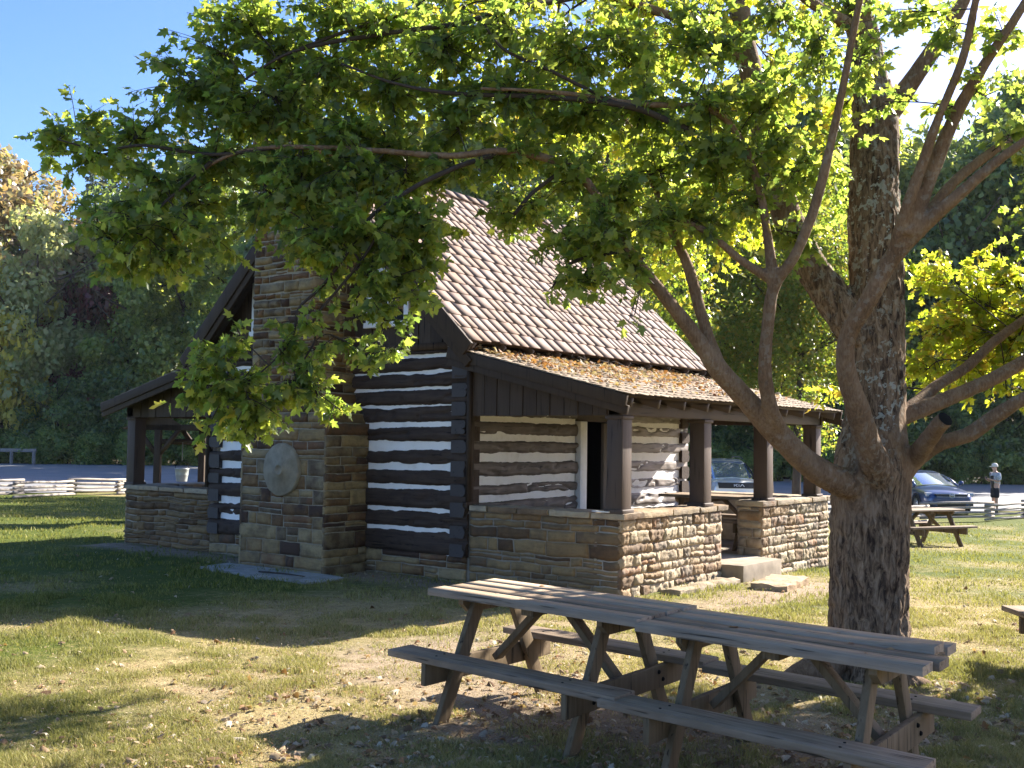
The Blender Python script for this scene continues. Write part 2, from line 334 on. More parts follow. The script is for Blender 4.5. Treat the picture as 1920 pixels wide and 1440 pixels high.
def logs(mb, ch, o, sd, nd, s0, s1, bands0, bands1, sref, zb, zt, seed, face=.045, thick=.2, cin=(0, 0)):
    """hewn logs with irregular edges; bands = chink (lo,hi) at the two reference stations"""
    o = A(o, float); sd = A(sd, float); nd = A(nd, float); r = np.random.default_rng(seed)
    n = max(4, int((s1-s0)/.028)); s = np.linspace(s0, s1, n+1); t = np.clip((s-sref[0])/(sref[1]-sref[0]), -.2, 1.2)
    edges = []
    for i, ((l0, h0), (l1, h1)) in enumerate(zip(bands0, bands1)):
        lo = lerp(l0, l1, t); hi = lerp(h0, h1, t)
        ch_ = lambda f_, k_: np.clip(n1(s*f_, seed+i*4+k_)*3-.9, 0, 1)
        lo = lo+.018*n1(s*1.7, seed+i*4)+.009*n1(s*7, seed+i*4+1)+.006*n1(s*29, seed+i)-.016*ch_(5.3, 20); hi = hi+.016*n1(s*1.4, seed+i*4+2)+.008*n1(s*6, seed+i*4+3)+.006*n1(s*25, seed+i+50)+.014*ch_(4.1, 30)
        edges.append((lo, np.maximum(hi, lo+.012)))
    bounds = []; top = np.full(n+1, zt)
    for lo, hi in edges: bounds.append((hi, top)); top = lo
    bounds.append((np.full(n+1, zb), top))
    for i, (lo, hi) in enumerate(bounds):
        rows = A([0, .06, .2, .38, .5, .62, .8, .94, 1.]); pr = A([0, .6, .95, 1, 1.03, 1, .95, .6, 0]); hk = min(1, face/.034)
        Z = lo[:, None]+(hi-lo)[:, None]*rows; S = np.repeat(s[:, None], len(rows), 1)
        q = np.stack([S.ravel()*1.0, Z.ravel()*9, Z.ravel()*0+seed+i*3.3], -1)
        dep = face*pr[None]*(1+.0*Z)+hk*(.012*fbm(q*A([3., 1, 1]), 3)+.008*vn(q*A([14., 3, 1]), 8)).reshape(Z.shape)*np.minimum(1, pr+.2)
        ck = np.abs(fbm(q*A([1.1, .55, 1]), seed+9, 3)).reshape(Z.shape); dep = dep-.034*np.exp(-(ck/.045)**2)*pr+.010*vn(q*A([7., 1.5, 1]), 31).reshape(Z.shape)*pr
        dep = dep+r.uniform(-.008, .01)
        P = o+S[..., None]*sd+Z[..., None]*A([0, 0, 1.])+dep[..., None]*nd
        back = P[:, [-1, 0]].copy(); b0 = P[:, :1]*1; 
        pb = o+S[:, :1][..., None]*sd+Z[:, :1][..., None]*A([0, 0, 1.])-thick*nd; pt = o+S[:, -1:][..., None]*sd+Z[:, -1:][..., None]*A([0, 0, 1.])-thick*nd
        Q = np.concatenate([pb, P, pt, pb], 1)
        flip = np.dot(np.cross(sd, A([0, 0, 1.])), nd) < 0
        mb.grid(Q[::-1] if flip else Q)
        for k, fl in ((0, False), (-1, True)):
            ring = Q[k, :-1]; c = ring.mean(0); m = len(ring); v = np.vstack([ring, c]); f = [[j, (j+1) % m, m] for j in range(m)]
            mb.add(v, f if (fl ^ flip) else [x[::-1] for x in f])
    zz = np.linspace(zb, zt, max(3, int((zt-zb)/.06))); s = s[(s > s0+cin[0]) & (s < s1-cin[1])]; SS, ZZ = np.meshgrid(s, zz, indexing='ij')
    q = np.stack([SS.ravel()*6, ZZ.ravel()*9, SS.ravel()*0+seed], -1); dd = (.007*fbm(q, 7)-(.008 if face < .02 else .002)).reshape(SS.shape)
    P = o+SS[..., None]*sd+ZZ[..., None]*A([0, 0, 1.])+dd[..., None]*nd
    ch.grid(P if np.dot(np.cross(sd, A([0, 0, 1.])), nd) > 0 else P[::-1])
    Pk = o+SS[..., None]*sd+ZZ[..., None]*A([0, 0, 1.])-nd*.12; ch.grid(Pk)
GB0 = [(2.785, 2.825), (2.592, 2.619), (2.38, 2.405), (2.167, 2.185), (1.905, 1.965), (1.608, 1.718), (1.355, 1.430), (1.110, 1.155), (.835, .870), (.582, .622)]
GB1 = [(2.70, 2.76), (2.51, 2.57), (2.30, 2.36), (2.08, 2.13), (1.82, 1.89), (1.53, 1.67), (1.279, 1.38), (1.06, 1.14), (.763, .86), (.514, .59)]
FB = [(2.43, 2.49), (2.2, 2.26), (1.972, 2.032), (1.727, 1.807), (1.463, 1.569), (1.186, 1.278), (.965, 1.041), (.69, .78), (.45, .53)]
FBs = [(a-.01, b+.01) for a, b in FB]
for name, o, sd, nd, s0, s1, b0, b1, ref, mat, sdd, zt, fc in (
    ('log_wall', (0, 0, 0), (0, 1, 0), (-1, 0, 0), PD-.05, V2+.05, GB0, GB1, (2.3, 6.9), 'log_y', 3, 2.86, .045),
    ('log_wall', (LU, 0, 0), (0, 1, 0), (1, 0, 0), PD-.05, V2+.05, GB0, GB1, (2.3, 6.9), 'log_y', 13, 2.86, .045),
    ('log_wall', (0, PD, 0), (1, 0, 0), (0, -1, 0), -.062, 2.43, FB, FBs, (0, 6), 'log_x', 23, 2.86, .034),
    ('log_wall', (0, PD, 0), (1, 0, 0), (0, -1, 0), 3.5, LU+.06, FB, FBs, (0, 6), 'log_sun', 33, 2.86, .014),
    ('log_wall', (0, V2, 0), (1, 0, 0), (0, 1, 0), -.062, LU+.06, FB, FBs, (0, 6), 'log_x', 43, 2.86, .05)):
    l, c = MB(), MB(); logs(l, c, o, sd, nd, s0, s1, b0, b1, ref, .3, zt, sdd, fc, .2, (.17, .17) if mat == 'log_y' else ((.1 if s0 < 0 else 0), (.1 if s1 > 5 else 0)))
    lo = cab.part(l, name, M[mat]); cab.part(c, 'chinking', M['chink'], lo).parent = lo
b = MB(); b.box(2.43, 3.5, PD-.02, PD+.18, 2.02, 2.86); cab.part(b, 'lintel', M['brown_x'], bevel=.01)
# foundation under the gable and the back
for (o, sd, nd, a, c, sdn) in (((0, 0, 0), (0, 1, 0), (-1, 0, 0), 2.2, V2+.05, 5), ((0, V2, 0), (1, 0, 0), (0, 1, 0), 0, LU, 6)):
    f = MB(); stones(f, o, sd, nd, a, c, -.15, .31, (.1, .17), (.25, .55), (.01, .03), .012, seed=sdn)
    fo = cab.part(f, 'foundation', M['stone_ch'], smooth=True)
m = MB(); m.box(.0, LU, PD, V2, -.3, .3); cab.part(m, 'foundation_core', M['mortar_ch'])
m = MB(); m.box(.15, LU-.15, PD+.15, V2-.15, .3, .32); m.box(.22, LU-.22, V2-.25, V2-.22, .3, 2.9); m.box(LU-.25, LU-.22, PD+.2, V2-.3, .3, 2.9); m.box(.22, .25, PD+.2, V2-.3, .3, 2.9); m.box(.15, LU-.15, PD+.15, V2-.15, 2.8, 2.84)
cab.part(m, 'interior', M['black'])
# gable boards
sl = (RID-EAV)/(VC-EV)
def roofz(v): return RID-sl*abs(v-VC)
for uu, nn in ((0, -1), (LU, 1)):
    g = MB(); v = PD-.02; k = 0
    while v < V2:
        w = .205; v1 = min(v+w-.014, V2+.02); z0 = 2.95; za, zb_ = roofz(v)-.09, roofz(v1)-.09
        pts = [(uu, v, z0), (uu, v1, z0), (uu, v1, max(zb_, z0+.01)), (uu, v, max(za, z0+.01))]
        if v < VC < v1: pts.insert(3, (uu, VC, roofz(VC)-.09))
        g.prism(pts, (nn*(.028+.006*((k*7) % 3)), 0, 0)); v += w; k += 1
    g.prism([(uu+nn*.004, PD, 2.9), (uu+nn*.004, V2, 2.9), (uu+nn*.004, VC, RID-.12)], (-nn*.06, 0, 0))
    g.box(min(uu, uu+nn*.07), max(uu, uu+nn*.07), PD-.06, V2+.06, 2.862, 2.95)
    cab.part(g, 'gable_siding', M['dark'])
for va, vb in ((3.17, 3.93), (5.45, 6.25)):
    z0, z1 = 3.21, 3.98; f = MB(); t = .085
    f.box(-.075, .0, va, va+t, z0+.05, z1-t); f.box(-.075, .0, vb-t, vb, z0+.05, z1-t); f.box(-.07, .0, va, vb, z1-t, z1); f.box(-.1, .0, va-.02, vb+.02, z0-.02, z0+.05)
    f.box(-.055, -.02, (va+vb)/2-.014, (va+vb)/2+.014, z0+.05, z1-t); f.box(-.053, -.02, va+t, vb-t, (z0+z1)/2-.014, (z0+z1)/2+.014)
    wn = cab.part(f, 'window', M['white'], bevel=.004)
    p = MB(); p.box(-.045, -.04, va+t, vb-t, z0+.05, z1-t); cab.part(p, 'pane', M['glass'], wn)
# roofs -------------------------------------------------------------
def shingle_roof(o, sd, up, length, slen, exp, wr, thick, seed):
    """o low corner, sd along the eave, up up the slope"""
    mb = MB(); r = np.random.default_rng(seed); o = A(o, float); sd = nrm(sd); up = nrm(up); n = nrm(np.cross(sd, up))
    if n[2] < 0: n = -n
    k = int(math.ceil((slen-.02)/exp)); vs = []
    for i in range(k):
        t0 = i*exp-.05; s = -.02-r.random()*.1
        while s < length+.01:
            w = r.uniform(*wr); a = max(s, -.025); b_ = min(s+w, length+.025); s += w
            if b_-a < .03: continue
            tb = t0+r.normal(0, .004)+(r.uniform(.01, .035) if r.random() < .05 else 0); tt = min(t0+exp*1.45, slen); lift = thick*2.1; tw = 0
            c = lambda S, T, N: o+sd*S+up*T+n*N
            vs.append([c(a, tb, lift-thick+tw), c(b_, tb, lift-thick-tw), c(b_, tt, .004), c(a, tt, .004), c(a, tb, lift+tw), c(b_, tb, lift-tw), c(b_, tt, .004+thick*.5), c(a, tt, .004+thick*.5)])
    v = A(vs); N = len(v); f = (BOXF[None]+8*np.arange(N)[:, None, None]).reshape(-1, 4)
    mb.add(v.reshape(-1, 3), f); return mb
slen = math.hypot(VC-EV, RID-EAV)
rf = shingle_roof((RU0, EV, EAV), (1, 0, 0), (0, VC-EV, RID-EAV), RU1-RU0, slen, .245, (.12, .3), .013, 1)
roof = cab.part(rf, 'roof', M['shingle'])
rb = shingle_roof((RU0, 2*VC-EV, EAV), (1, 0, 0), (0, -(VC-EV), RID-EAV), RU1-RU0, slen, .245, (.12, .3), .013, 2)
cab.part(rb, 'roof', M['shingle'])
d = MB()
for sgn in (-1, 1):
    e = VC+sgn*(VC-EV); nn = A([0, sgn*sl, 1.]); nn /= np.linalg.norm(nn)
    p = [A([RU0, e, EAV]), A([RU1, e, EAV]), A([RU1, VC, RID]), A([RU0, VC, RID])]
    d.hexa([x-nn*.06 for x in p]+p)
cab.part(d, 'roof_deck', M['dark'])
c = MB(); r = np.random.default_rng(4); u = RU0-.02
while u < RU1:
    w = .36; 
    for sgn in (-1, 1):
        nn = nrm([0, sgn*sl, 1.]); dn = nrm([0, sgn, -sl]); P = lambda S, T, N: A([S, VC, RID])+dn*T+nn*N+A([0, 0, .02])
        h = .035; c.hexa([P(u, 0, h-.01), P(u+w, 0, h-.022), P(u+w, .15, h-.022), P(u, .15, h-.01), P(u, 0, h+.02), P(u+w, 0, h), P(u+w, .15, h), P(u, .15, h+.02)])
    u += w*.8
cab.part(c, 'ridge_cap', M['shingle'], roof)
f = MB()
for sgn in (-1, 1):
    for uu in (RU0-.035, RU1+.035):
        e = VC+sgn*(VC-EV); dn = nrm([0, sgn, -sl])
        a = A([uu, VC, RID-.10]); b_ = A([uu, e, EAV-.10])+dn*.05; f = MB(); f.beam(a, b_, .045, .19, (0, sgn*sl, 1))
        cab.part(f, 'barge_board', M['dark'], bevel=.004); f = MB(); q_ = A([.03*np.sign(1 if uu < 0 else -1), 0, -.17]); f.beam(a+q_, b_+q_, .05, .12, (0, sgn*sl, 1)); cab.part(f, 'barge_board', M['dark'], bevel=.004)
for sgn in (-1, 1):
    for i in range(11):
        u = RU0+.12+i*.605; e = VC+sgn*(VC-EV); t = MB(); t.beam((u, e-sgn*.02, EAV-.10), (u, e-sgn*.5, EAV-.10+.48*sl), .05, .11, (0, sgn*sl, 1)); cab.part(t, 'rafter', M['brown_y'])
# porches ------------------------------------------------------------
PE = 2.25; PT = 2.86; PU0, PU1f = -.30, 6.02; pev = -.215; psl = (PT-PE)/(PD+.06-pev)
for side in (0, 1):
    V = (lambda v: v) if side == 0 else (lambda v: 2*VC-v)
    sg = 1 if side == 0 else -1; PU1 = PU1f if side == 0 else 3.62; WE = 6.14 if side == 0 else 3.7
    plen = math.hypot(PD+.06-pev, PT-PE)
    s = shingle_roof((PU0, V(pev), PE), (1, 0, 0), (0, sg, psl), PU1-PU0, plen, .19, (.09, .2), .011, 7+side)
    pr = cab.part(s, 'porch_roof', M['shingle_p'])
    nn = nrm([0, -sg*psl, 1.]); p = [A([PU0, V(pev), PE]), A([PU1, V(pev), PE]), A([PU1, V(PD+.06), PT]), A([PU0, V(PD+.06), PT])]
    d = MB(); d.hexa([x-nn*.035 for x in p]+p); cab.part(d, 'porch_roof_deck', M['dark'])
    for uu in (PU0-.025, PU1+.025):
        a = A([uu, V(pev-.03), PE-.075]); b_ = A([uu, V(PD+.05), PT-.07])
        for dz_, th_, w_ in ((0, .04, .13), (-.1, .045, .1)):
            f = MB(); q_ = A([.03 if dz_ else 0, 0, dz_]); f.beam(a+q_, b_+q_, th_, w_, nn); cab.part(f, 'barge_board', M['dark'], bevel=.004)
    for i in range(11 if side == 0 else 6):
        u = -.13+i*.6; t = MB(); t.beam((u, V(pev+.02), PE-.085), (u, V(PD-.05), PE-.085+(PD-.05-pev-.02)*psl), .055, .10, nn); cab.part(t, 'rafter', M['brown_y'], pr)
    bm = MB(); bm.box(-.02, WE-.21, min(V(.02), V(.17)), max(V(.02), V(.17)), 2.03, 2.175); cab.part(bm, 'porch_beam', M['brown_x'], bevel=.006)
    # side boards below the roof at both ends
    for uu, n_ in ((0., -1), (WE-.24, 1)):
        g = MB(); v = .0; k = 0
        zt = lambda v: PE-.05+(v-pev)*psl
        while v < PD-.12:
            v1 = min(v+.195-.012, PD-.1)
            g.prism([(uu, V(v), 2.03), (uu, V(v1), 2.03), (uu, V(v1), zt(v1)), (uu, V(v), zt(v))], (n_*(.02+.005*(k % 2)), 0, 0)); v += .195; k += 1
        g.prism([(uu, V(0), 2.04), (uu, V(PD-.06), 2.04), (uu, V(PD-.06), zt(PD-.06)), (uu, V(0), zt(0))], (-n_*.05, 0, 0))
        if n_ < 0: g.box(-.075, .02, min(V(PD-.105), V(PD-.055)), max(V(PD-.105), V(PD-.055)), .98, 2.7)
        cab.part(g, 'porch_siding', M['dark'])
    for (ua, va) in ((0, 0), (1.96, 0), (3.85, 0), (5.64, 0)) if side == 0 else ((0, 0), (1.65, 0), (3.25, 0)):
        P = MB(); w = .205; y0, y1 = sorted((V(va), V(va+w))); P.box(ua, ua+w, y0, y1, .94, 2.03)
        po = cab.part(P, 'post', M['brown'], bevel=.008)
        t = MB(); t.box(ua-.022, ua+w+.022, y0-.022, y1+.022, .935, .985); cab.part(t, 'post_base', M['brown'], po, bevel=.008); t = MB(); t.box(ua-.018, ua+w+.018, y0-.018, y1+.018, 1.985, 2.028); cab.part(t, 'post_cap', M['brown'], po, bevel=.008)
    fl = MB(); y0, y1 = sorted((V(.02), V(PD))); fl.box(.05, WE-.14, y0, y1, -.4, .2); cab.part(fl, 'porch_floor', M['concrete'])
    # low stone walls with caps
    segs = [(0, 2.46), (3.68, 6.14)] if side == 0 else [(0, 3.7)]
    for wi, (a, c) in enumerate(segs):
        core = MB(); y0, y1 = sorted((V(.012), V(.36))); core.box(a+.012, c-.012, y0, y1, -.45, .875)
        st = MB(); zb = -.3
        stones(st, (0, V(.012), 0), (1, 0, 0), (0, -sg, 0), a, c, zb, .87, (.085, .185), (.16, .48), (.0, .016), .023, .007, seed=20+wi+side*7, res=.022, edge=.008, wav=.014)
        stones(st, (0, V(.36), 0), (1, 0, 0), (0, sg, 0), a, c, .2, .87, (.09, .17), (.2, .4), (.01, .03), .012, seed=30+wi+side*7)
        for uu, n_ in ((a+.012, -1), (c-.012, 1)):
            if (a == 0 and n_ < 0): continue
            y0, y1 = sorted((V(0), V(.37))); stones(st, (uu, 0, 0), (0, 1, 0), (n_, 0, 0), y0, y1, zb, .87, (.09, .16), (.18, .4), (.012, .03), .014, seed=40+wi+side)
        if a == 0:
            y0, y1 = sorted((V(.0), V(PD-.06))); c2 = MB(); c2.box(.012, .36, min(V(.3601), V(PD)), max(V(.3601), V(PD)), -.45, .873)
            s2 = MB(); stones(s2, (.012, 0, 0), (0, 1, 0), (-1, 0, 0), y0, y1, -.12, .87, (.07, .16), (.2, .52), (.002, .012), .009, .016, seed=50+side, wav=.017, edge=.01) if side == 0 else stones(s2, (.012, 0, 0), (0, 1, 0), (-1, 0, 0), y0, y1, -.12, .87, (.06, .13), (.2, .55), (.01, .045), .032, .014, seed=51, wav=.02, edge=.01)
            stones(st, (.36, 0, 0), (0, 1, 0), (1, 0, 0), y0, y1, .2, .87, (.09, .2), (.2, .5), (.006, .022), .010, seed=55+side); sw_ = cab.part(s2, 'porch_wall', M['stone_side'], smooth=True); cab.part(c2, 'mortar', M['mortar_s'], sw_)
        else:
            core.box(5.78, 6.128, min(V(.35), V(PD)), max(V(.35), V(PD)), -.45, .873)
        wl = cab.part(st, 'porch_wall', M['stone']); cab.part(core, 'mortar', M['mortar'], wl)
        cp = MB(); r = np.random.default_rng(60+wi+side*5); s = a-.03
        while s < c+.05:
            w = r.uniform(.35, .7); e = min(s+w, c+.14); e = c+.14 if c+.14-e < .2 else e
            y0, y1 = sorted((V(-.045), V(.40))); rough_box(cp, s, e-.012, y0+r.uniform(-.012, .012), y1, .868, .948+r.uniform(-.004, .006), .014, .045, 70+int(s*10)); s = e
        if a == 0:
            s = .40
            while s < PD-.1:
                w = r.uniform(.4, .7); e = min(s+w, PD-.07); e = PD-.07 if PD-.07-e < .2 else e
                y0, y1 = sorted((V(s), V(e-.012))); rough_box(cp, -.045, .40, y0, y1, .868, .946+r.uniform(-.004, .006), .012, .05, 90+int(s*10)); s = e
        else: y0, y1 = sorted((V(.40), V(PD-.02))); rough_box(cp, 5.74, 6.18, y0, y1, .868, .946, .012, .06, 99)
        cab.part(cp, 'wall_cap', M['stone'], wl, smooth=True)
# step into the porch
st = MB(); rough_box(st, 2.47, 3.67, -.30, .36, -.3, .195, .006, .06, 3); cab.part(st, 'porch_step', M['concrete'])
# door
dr = MB(); dr.box(2.43, 2.60, PD-.075, PD+.12, .2, 2.018); cab.part(dr, 'door_frame', M['white'], bevel=.006)
dr = MB(); dr.box(3.06, 3.36, PD-.06, PD-.01, .22, 2.0); dr.box(3.37, 3.5, PD-.07, PD+.1, .2, 2.0); cab.part(dr, 'door', wood('grey_door', [(.2, (.10, .085, .07)), (.8, (.2, .17, .145))], 2, True, .8), bevel=.004)
# chimney -------------------------------------------------------------
ch0, ch1, cu = 3.90, 5.55, -.75
core = MB(); core.box(cu, .05, ch0, ch1, -.3, 1.93)
steps = [(1.93, 2.06, 3.97, 5.51), (2.06, 2.19, 4.05, 5.47), (2.19, 2.33, 4.13, 5.43), (2.33, 5.72, 4.20, 5.39)]
for z0, z1, a, c in steps: core.box(cu+.002*len(core.V), .1, a, c, z0, z1)
st = MB(); F0 = lambda z: ch0 if z < 1.93 else next(a for z0, z1, a, c in steps if z < z1+1e-6); F1 = lambda z: ch1 if z < 1.93 else next(c for z0, z1, a, c in steps if z < z1+1e-6)
stones(st, (cu, 0, 0), (0, 1, 0), (-1, 0, 0), ch0, ch1, -.15, 1.93, (.09, .21), (.2, .55), (.003, .014), .008, .013, seed=101, res=.035, edge=.007, wav=.009)
stones(st, (0, ch0, 0), (1, 0, 0), (0, -1, 0), cu-.02, 0, -.15, 1.93, (.09, .21), (.25, .6), (.003, .014), .008, .012, seed=102, res=.04, edge=.007, wav=.008)
stones(st, (0, ch1, 0), (1, 0, 0), (0, 1, 0), cu-.02, 0, -.15, 1.93, (.13, .25), (.25, .6), (.006, .02), .009, .016, seed=103, res=.08)
for z0, z1, a, c in steps[:3]:
    stones(st, (cu, 0, 0), (0, 1, 0), (-1, 0, 0), a, c, z0, z1, (.13, .14), (.18, .4), (.008, .03), .012, seed=110+int(z0*10))
    rough_box(st, cu-.015, .0, a-.01, a+.1, z0, z1-.005, .01, .05, int(z0*50)); rough_box(st, cu-.015, .0, c-.1, c+.01, z0, z1-.005, .01, .05, int(z0*60))
stones(st, (cu, 0, 0), (0, 1, 0), (-1, 0, 0), 4.20, 5.39, 2.33, 5.72, (.055, .16), (.12, .40), (.006, .034), .018, .026, seed=104, res=.028, wav=.014, edge=.01)
stones(st, (0, 4.20, 0), (1, 0, 0), (0, -1, 0), cu-.02, .1, 2.33, 5.72, (.06, .17), (.16, .46), (.006, .03), .014, .022, seed=105, wav=.014, edge=.01)
rough_box(st, cu-.06, .14, 4.15, 5.44, 5.70, 5.80, .02, .06, 8)
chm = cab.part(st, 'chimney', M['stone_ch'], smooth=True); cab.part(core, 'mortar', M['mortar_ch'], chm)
ms = MB(); R_ = .345; prof = [(0, .05), (.05, .052), (.055, .075), (.075, .075), (.08, .05), (R_-.02, .045), (R_, .03), (R_, -.06)]
ms.lathe(prof[::-1], (cu-.018, 4.705, 1.315), (-1, 0, 0), 48)
ms.V[0] += .006*np.stack([vn(ms.V[0]*14, 1), vn(ms.V[0]*14, 2), vn(ms.V[0]*14, 3)], -1)
cab.part(ms, 'millstone', M['mill'], chm, smooth=True)
# leaf shapes ----------------------------------------------------------
HALF = [(-.06, .15), (.05, .45), (.2, .27), (.5, .54), (.53, .22), (.72, .2)]
OUT = A([(0, 0)]+HALF+[(1, 0)]+[(x, -y) for x, y in HALF[::-1]])
def leaves(P, X, Nn, size, curl=.3, seed=0, outline=OUT, ctr=(.33, 0)):
    """maple leaves: P base points, X stalk direction, Nn upper side"""
    r = np.random.default_rng(seed); n = len(P)
    X = X/np.linalg.norm(X, axis=1)[:, None]; Y = np.cross(Nn, X); Y /= np.linalg.norm(Y, axis=1)[:, None]+1e-9; Z = np.cross(X, Y)
    T = np.vstack([outline, [ctr]]); k = len(outline); c = r.uniform(.2, 1.4, n)*curl
    t = T[None]*np.stack([r.uniform(.85, 1.1, n), r.uniform(.8, 1.1, n)], -1)[:, None]
    z = -c[:, None]*(np.abs(t[..., 1])**1.5*1.2+t[..., 0]**2*.5)+r.normal(0, .03, (n, k+1))
    V = P[:, None]+size[:, None, None]*(t[..., :1]*X[:, None]+t[..., 1:]*Y[:, None]+z[..., None]*Z[:, None])
    f = A([[i, (i+1) % k, k] for i in range(k)]); F = (f[None]+(k+1)*np.arange(n)[:, None, None]).reshape(-1, 3)
    mb = MB(); mb.add(V.reshape(-1, 3), F); return mb
def rdir(n, r): v = r.normal(size=(n, 3)); return v/np.linalg.norm(v, axis=1)[:, None]
# leaf litter on the porch roof
r = np.random.default_rng(5); n = 1900
u = r.uniform(-.1, 5.9, n); t = np.clip(np.abs(r.normal(0, .45, n)), 0, 1); keep = r.random(n) < np.clip(1.3-np.abs(u-1.6)*.22, .1, 1)
v = PD-.02-t*2.1; P = np.stack([u, v, PE+(v-pev)*psl+.045+r.random(n)*.03], -1)[keep]; n = len(P)
nl = rdir(n, r)*.6+A([0, -.24, 1]); lit = leaves(P, rdir(n, r)*A([1, 1, .3]), nl, r.uniform(.04, .085, n), .8, 3)
tw = MB()
o = lit.build('fallen_leaves', M['litter_r']); tag(o, 'drift of orange dry leaves lying on the near porch roof', 'fallen leaves', kind='stuff')
for i in range(9):
    a = A([r.uniform(0, 3.5), PD-r.uniform(.0, .5), 0]); b_ = a+A([r.uniform(-.6, .6), r.uniform(-.3, .1), 0]); a[2] = PE+(a[1]-pev)*psl+.07; b_[2] = PE+(b_[1]-pev)*psl+.09
    mid = (a+b_)/2+A([0, 0, r.uniform(.02, .12)]); tw.tube([a, mid, b_], [.006, .005, .003], 5)
tag(tw.build('fallen_twigs', M['twig']), 'thin dry twigs caught among the leaves on the near porch roof', 'twigs', kind='stuff')
# ------------------------------------------------------------------ ground
def dryness(x, y):
    P = np.stack([x*.55, y*.55, x*0+3], -1); a = .5+.75*fbm(P, 21, 4)
    # worn and dry around the tables and the porch front, greener lawn to the left
    lat = (x-CP[0])*RT[0]+(y-CP[1])*RT[1]; dep = (x-CP[0])*FW[0]+(y-CP[1])*FW[1]
    a = a+.42*np.exp(-((x+4.0)**2+(y+1.8)**2)/10)+.25*np.exp(-((x-1)**2/9+(y+3.)**2/6))-.55*np.clip((y-1.2)/4, 0, 1)*(x < 9)-.28*np.clip((x-3)/6, 0, 1)
    return np.clip(a, 0, 1)
def dirtiness(x, y):
    P = np.stack([x*.9, y*.9, x*0+9], -1); b = .5+.7*fbm(P, 31, 4)
    w = np.exp(-((x+3.3)**2/3+(y+.2)**2/1.2))*.6+.75*np.exp(-((x-1.5)/3.)**2-((y+1.1)/.55)**2)+.75*np.exp(-((x+4.6)**2/1.8+(y+3.1)**2/4))
    w = w+.75*np.exp(-((x+.35)/.45)**2)*((y > -.3) & (y < 9.5))+.35*np.exp(-((x+1.9)**2+(y+3.4)**2)/1.6)
    return np.clip(b*.35+w*.75, 0, 1)
def ground_patch(xs, ys):
    X, Y = np.meshgrid(xs, ys, indexing='ij'); x, y = X.ravel(), Y.ravel()
    z = ghv(x)+.018*fbm(np.stack([x*.8, y*.8, x*0], -1), 2)*(x < 12)+.01*vn(np.stack([x*4, y*4, x*0], -1), 3)*(np.hypot(x+4, y+1) < 14)-.075*np.exp(-((x+3.2)**2/4+(y-.9)**2/2))
    return np.stack([x, y, z], -1).reshape(X.shape+(3,))
xs = np.unique(np.concatenate([np.linspace(-300, -40, 8), np.linspace(-40, -14, 14), np.linspace(-14, 8, 180), np.linspace(8, 24, 40), np.linspace(24, 60, 20), np.linspace(60, 400, 10)]))
ys = np.unique(np.concatenate([np.linspace(-300, -30, 9), np.linspace(-30, -9, 14), np.linspace(-9, 12, 180), np.linspace(12, 30, 40), np.linspace(30, 400, 18)]))
G = MB(); gdip = lambda x, y: .075*np.exp(-((x+3.2)**2/4+(y-.9)**2/2)); GP = ground_patch(xs, ys); G.grid(GP)
go = G.build('lawn_ground', M['ground'], smooth=True); tag(go, kind='structure')
vx = GP.reshape(-1, 3)
for nm, fn in (('dry', dryness), ('dirt', dirtiness)):
    a = go.data.attributes.new(nm, 'FLOAT', 'POINT'); a.data.foreach_set('value', fn(vx[:, 0], vx[:, 1]).astype(np.float32))
# parking lot sheet that follows the ground
bm = bmesh.new()
lot = [(-30, 24), (2, 25.2), (8.5, 28.), (13, 29.5), (19, 22), (21.5, 8), (24, 6.3), (33, 3.7), (46, -2), (60, -30), (74, -20), (64.5, 11), (60, 30), (48, 68), (40, 76), (30, 84), (0, 92), (-40, 80)]
bm.faces.new([bm.verts.new((x, y, 0)) for x, y in lot]); bmesh.ops.triangulate(bm, faces=bm.faces[:])
for px in (1.5, 23.1667): bmesh.ops.bisect_plane(bm, geom=bm.verts[:]+bm.edges[:]+bm.faces[:], plane_co=(px, 0, 0), plane_no=(1, 0, 0))
for v in bm.verts: v.co.z = gh(v.co.x)+.03
bmesh.ops.recalc_face_normals(bm, faces=bm.faces[:])
me = bpy.data.meshes.new('parking_lot'); bm.to_mesh(me); bm.free(); me.materials.append(M['asphalt'])
lo_ = bpy.data.objects.new('parking_lot', me); COL.objects.link(lo_); tag(lo_, kind='structure')
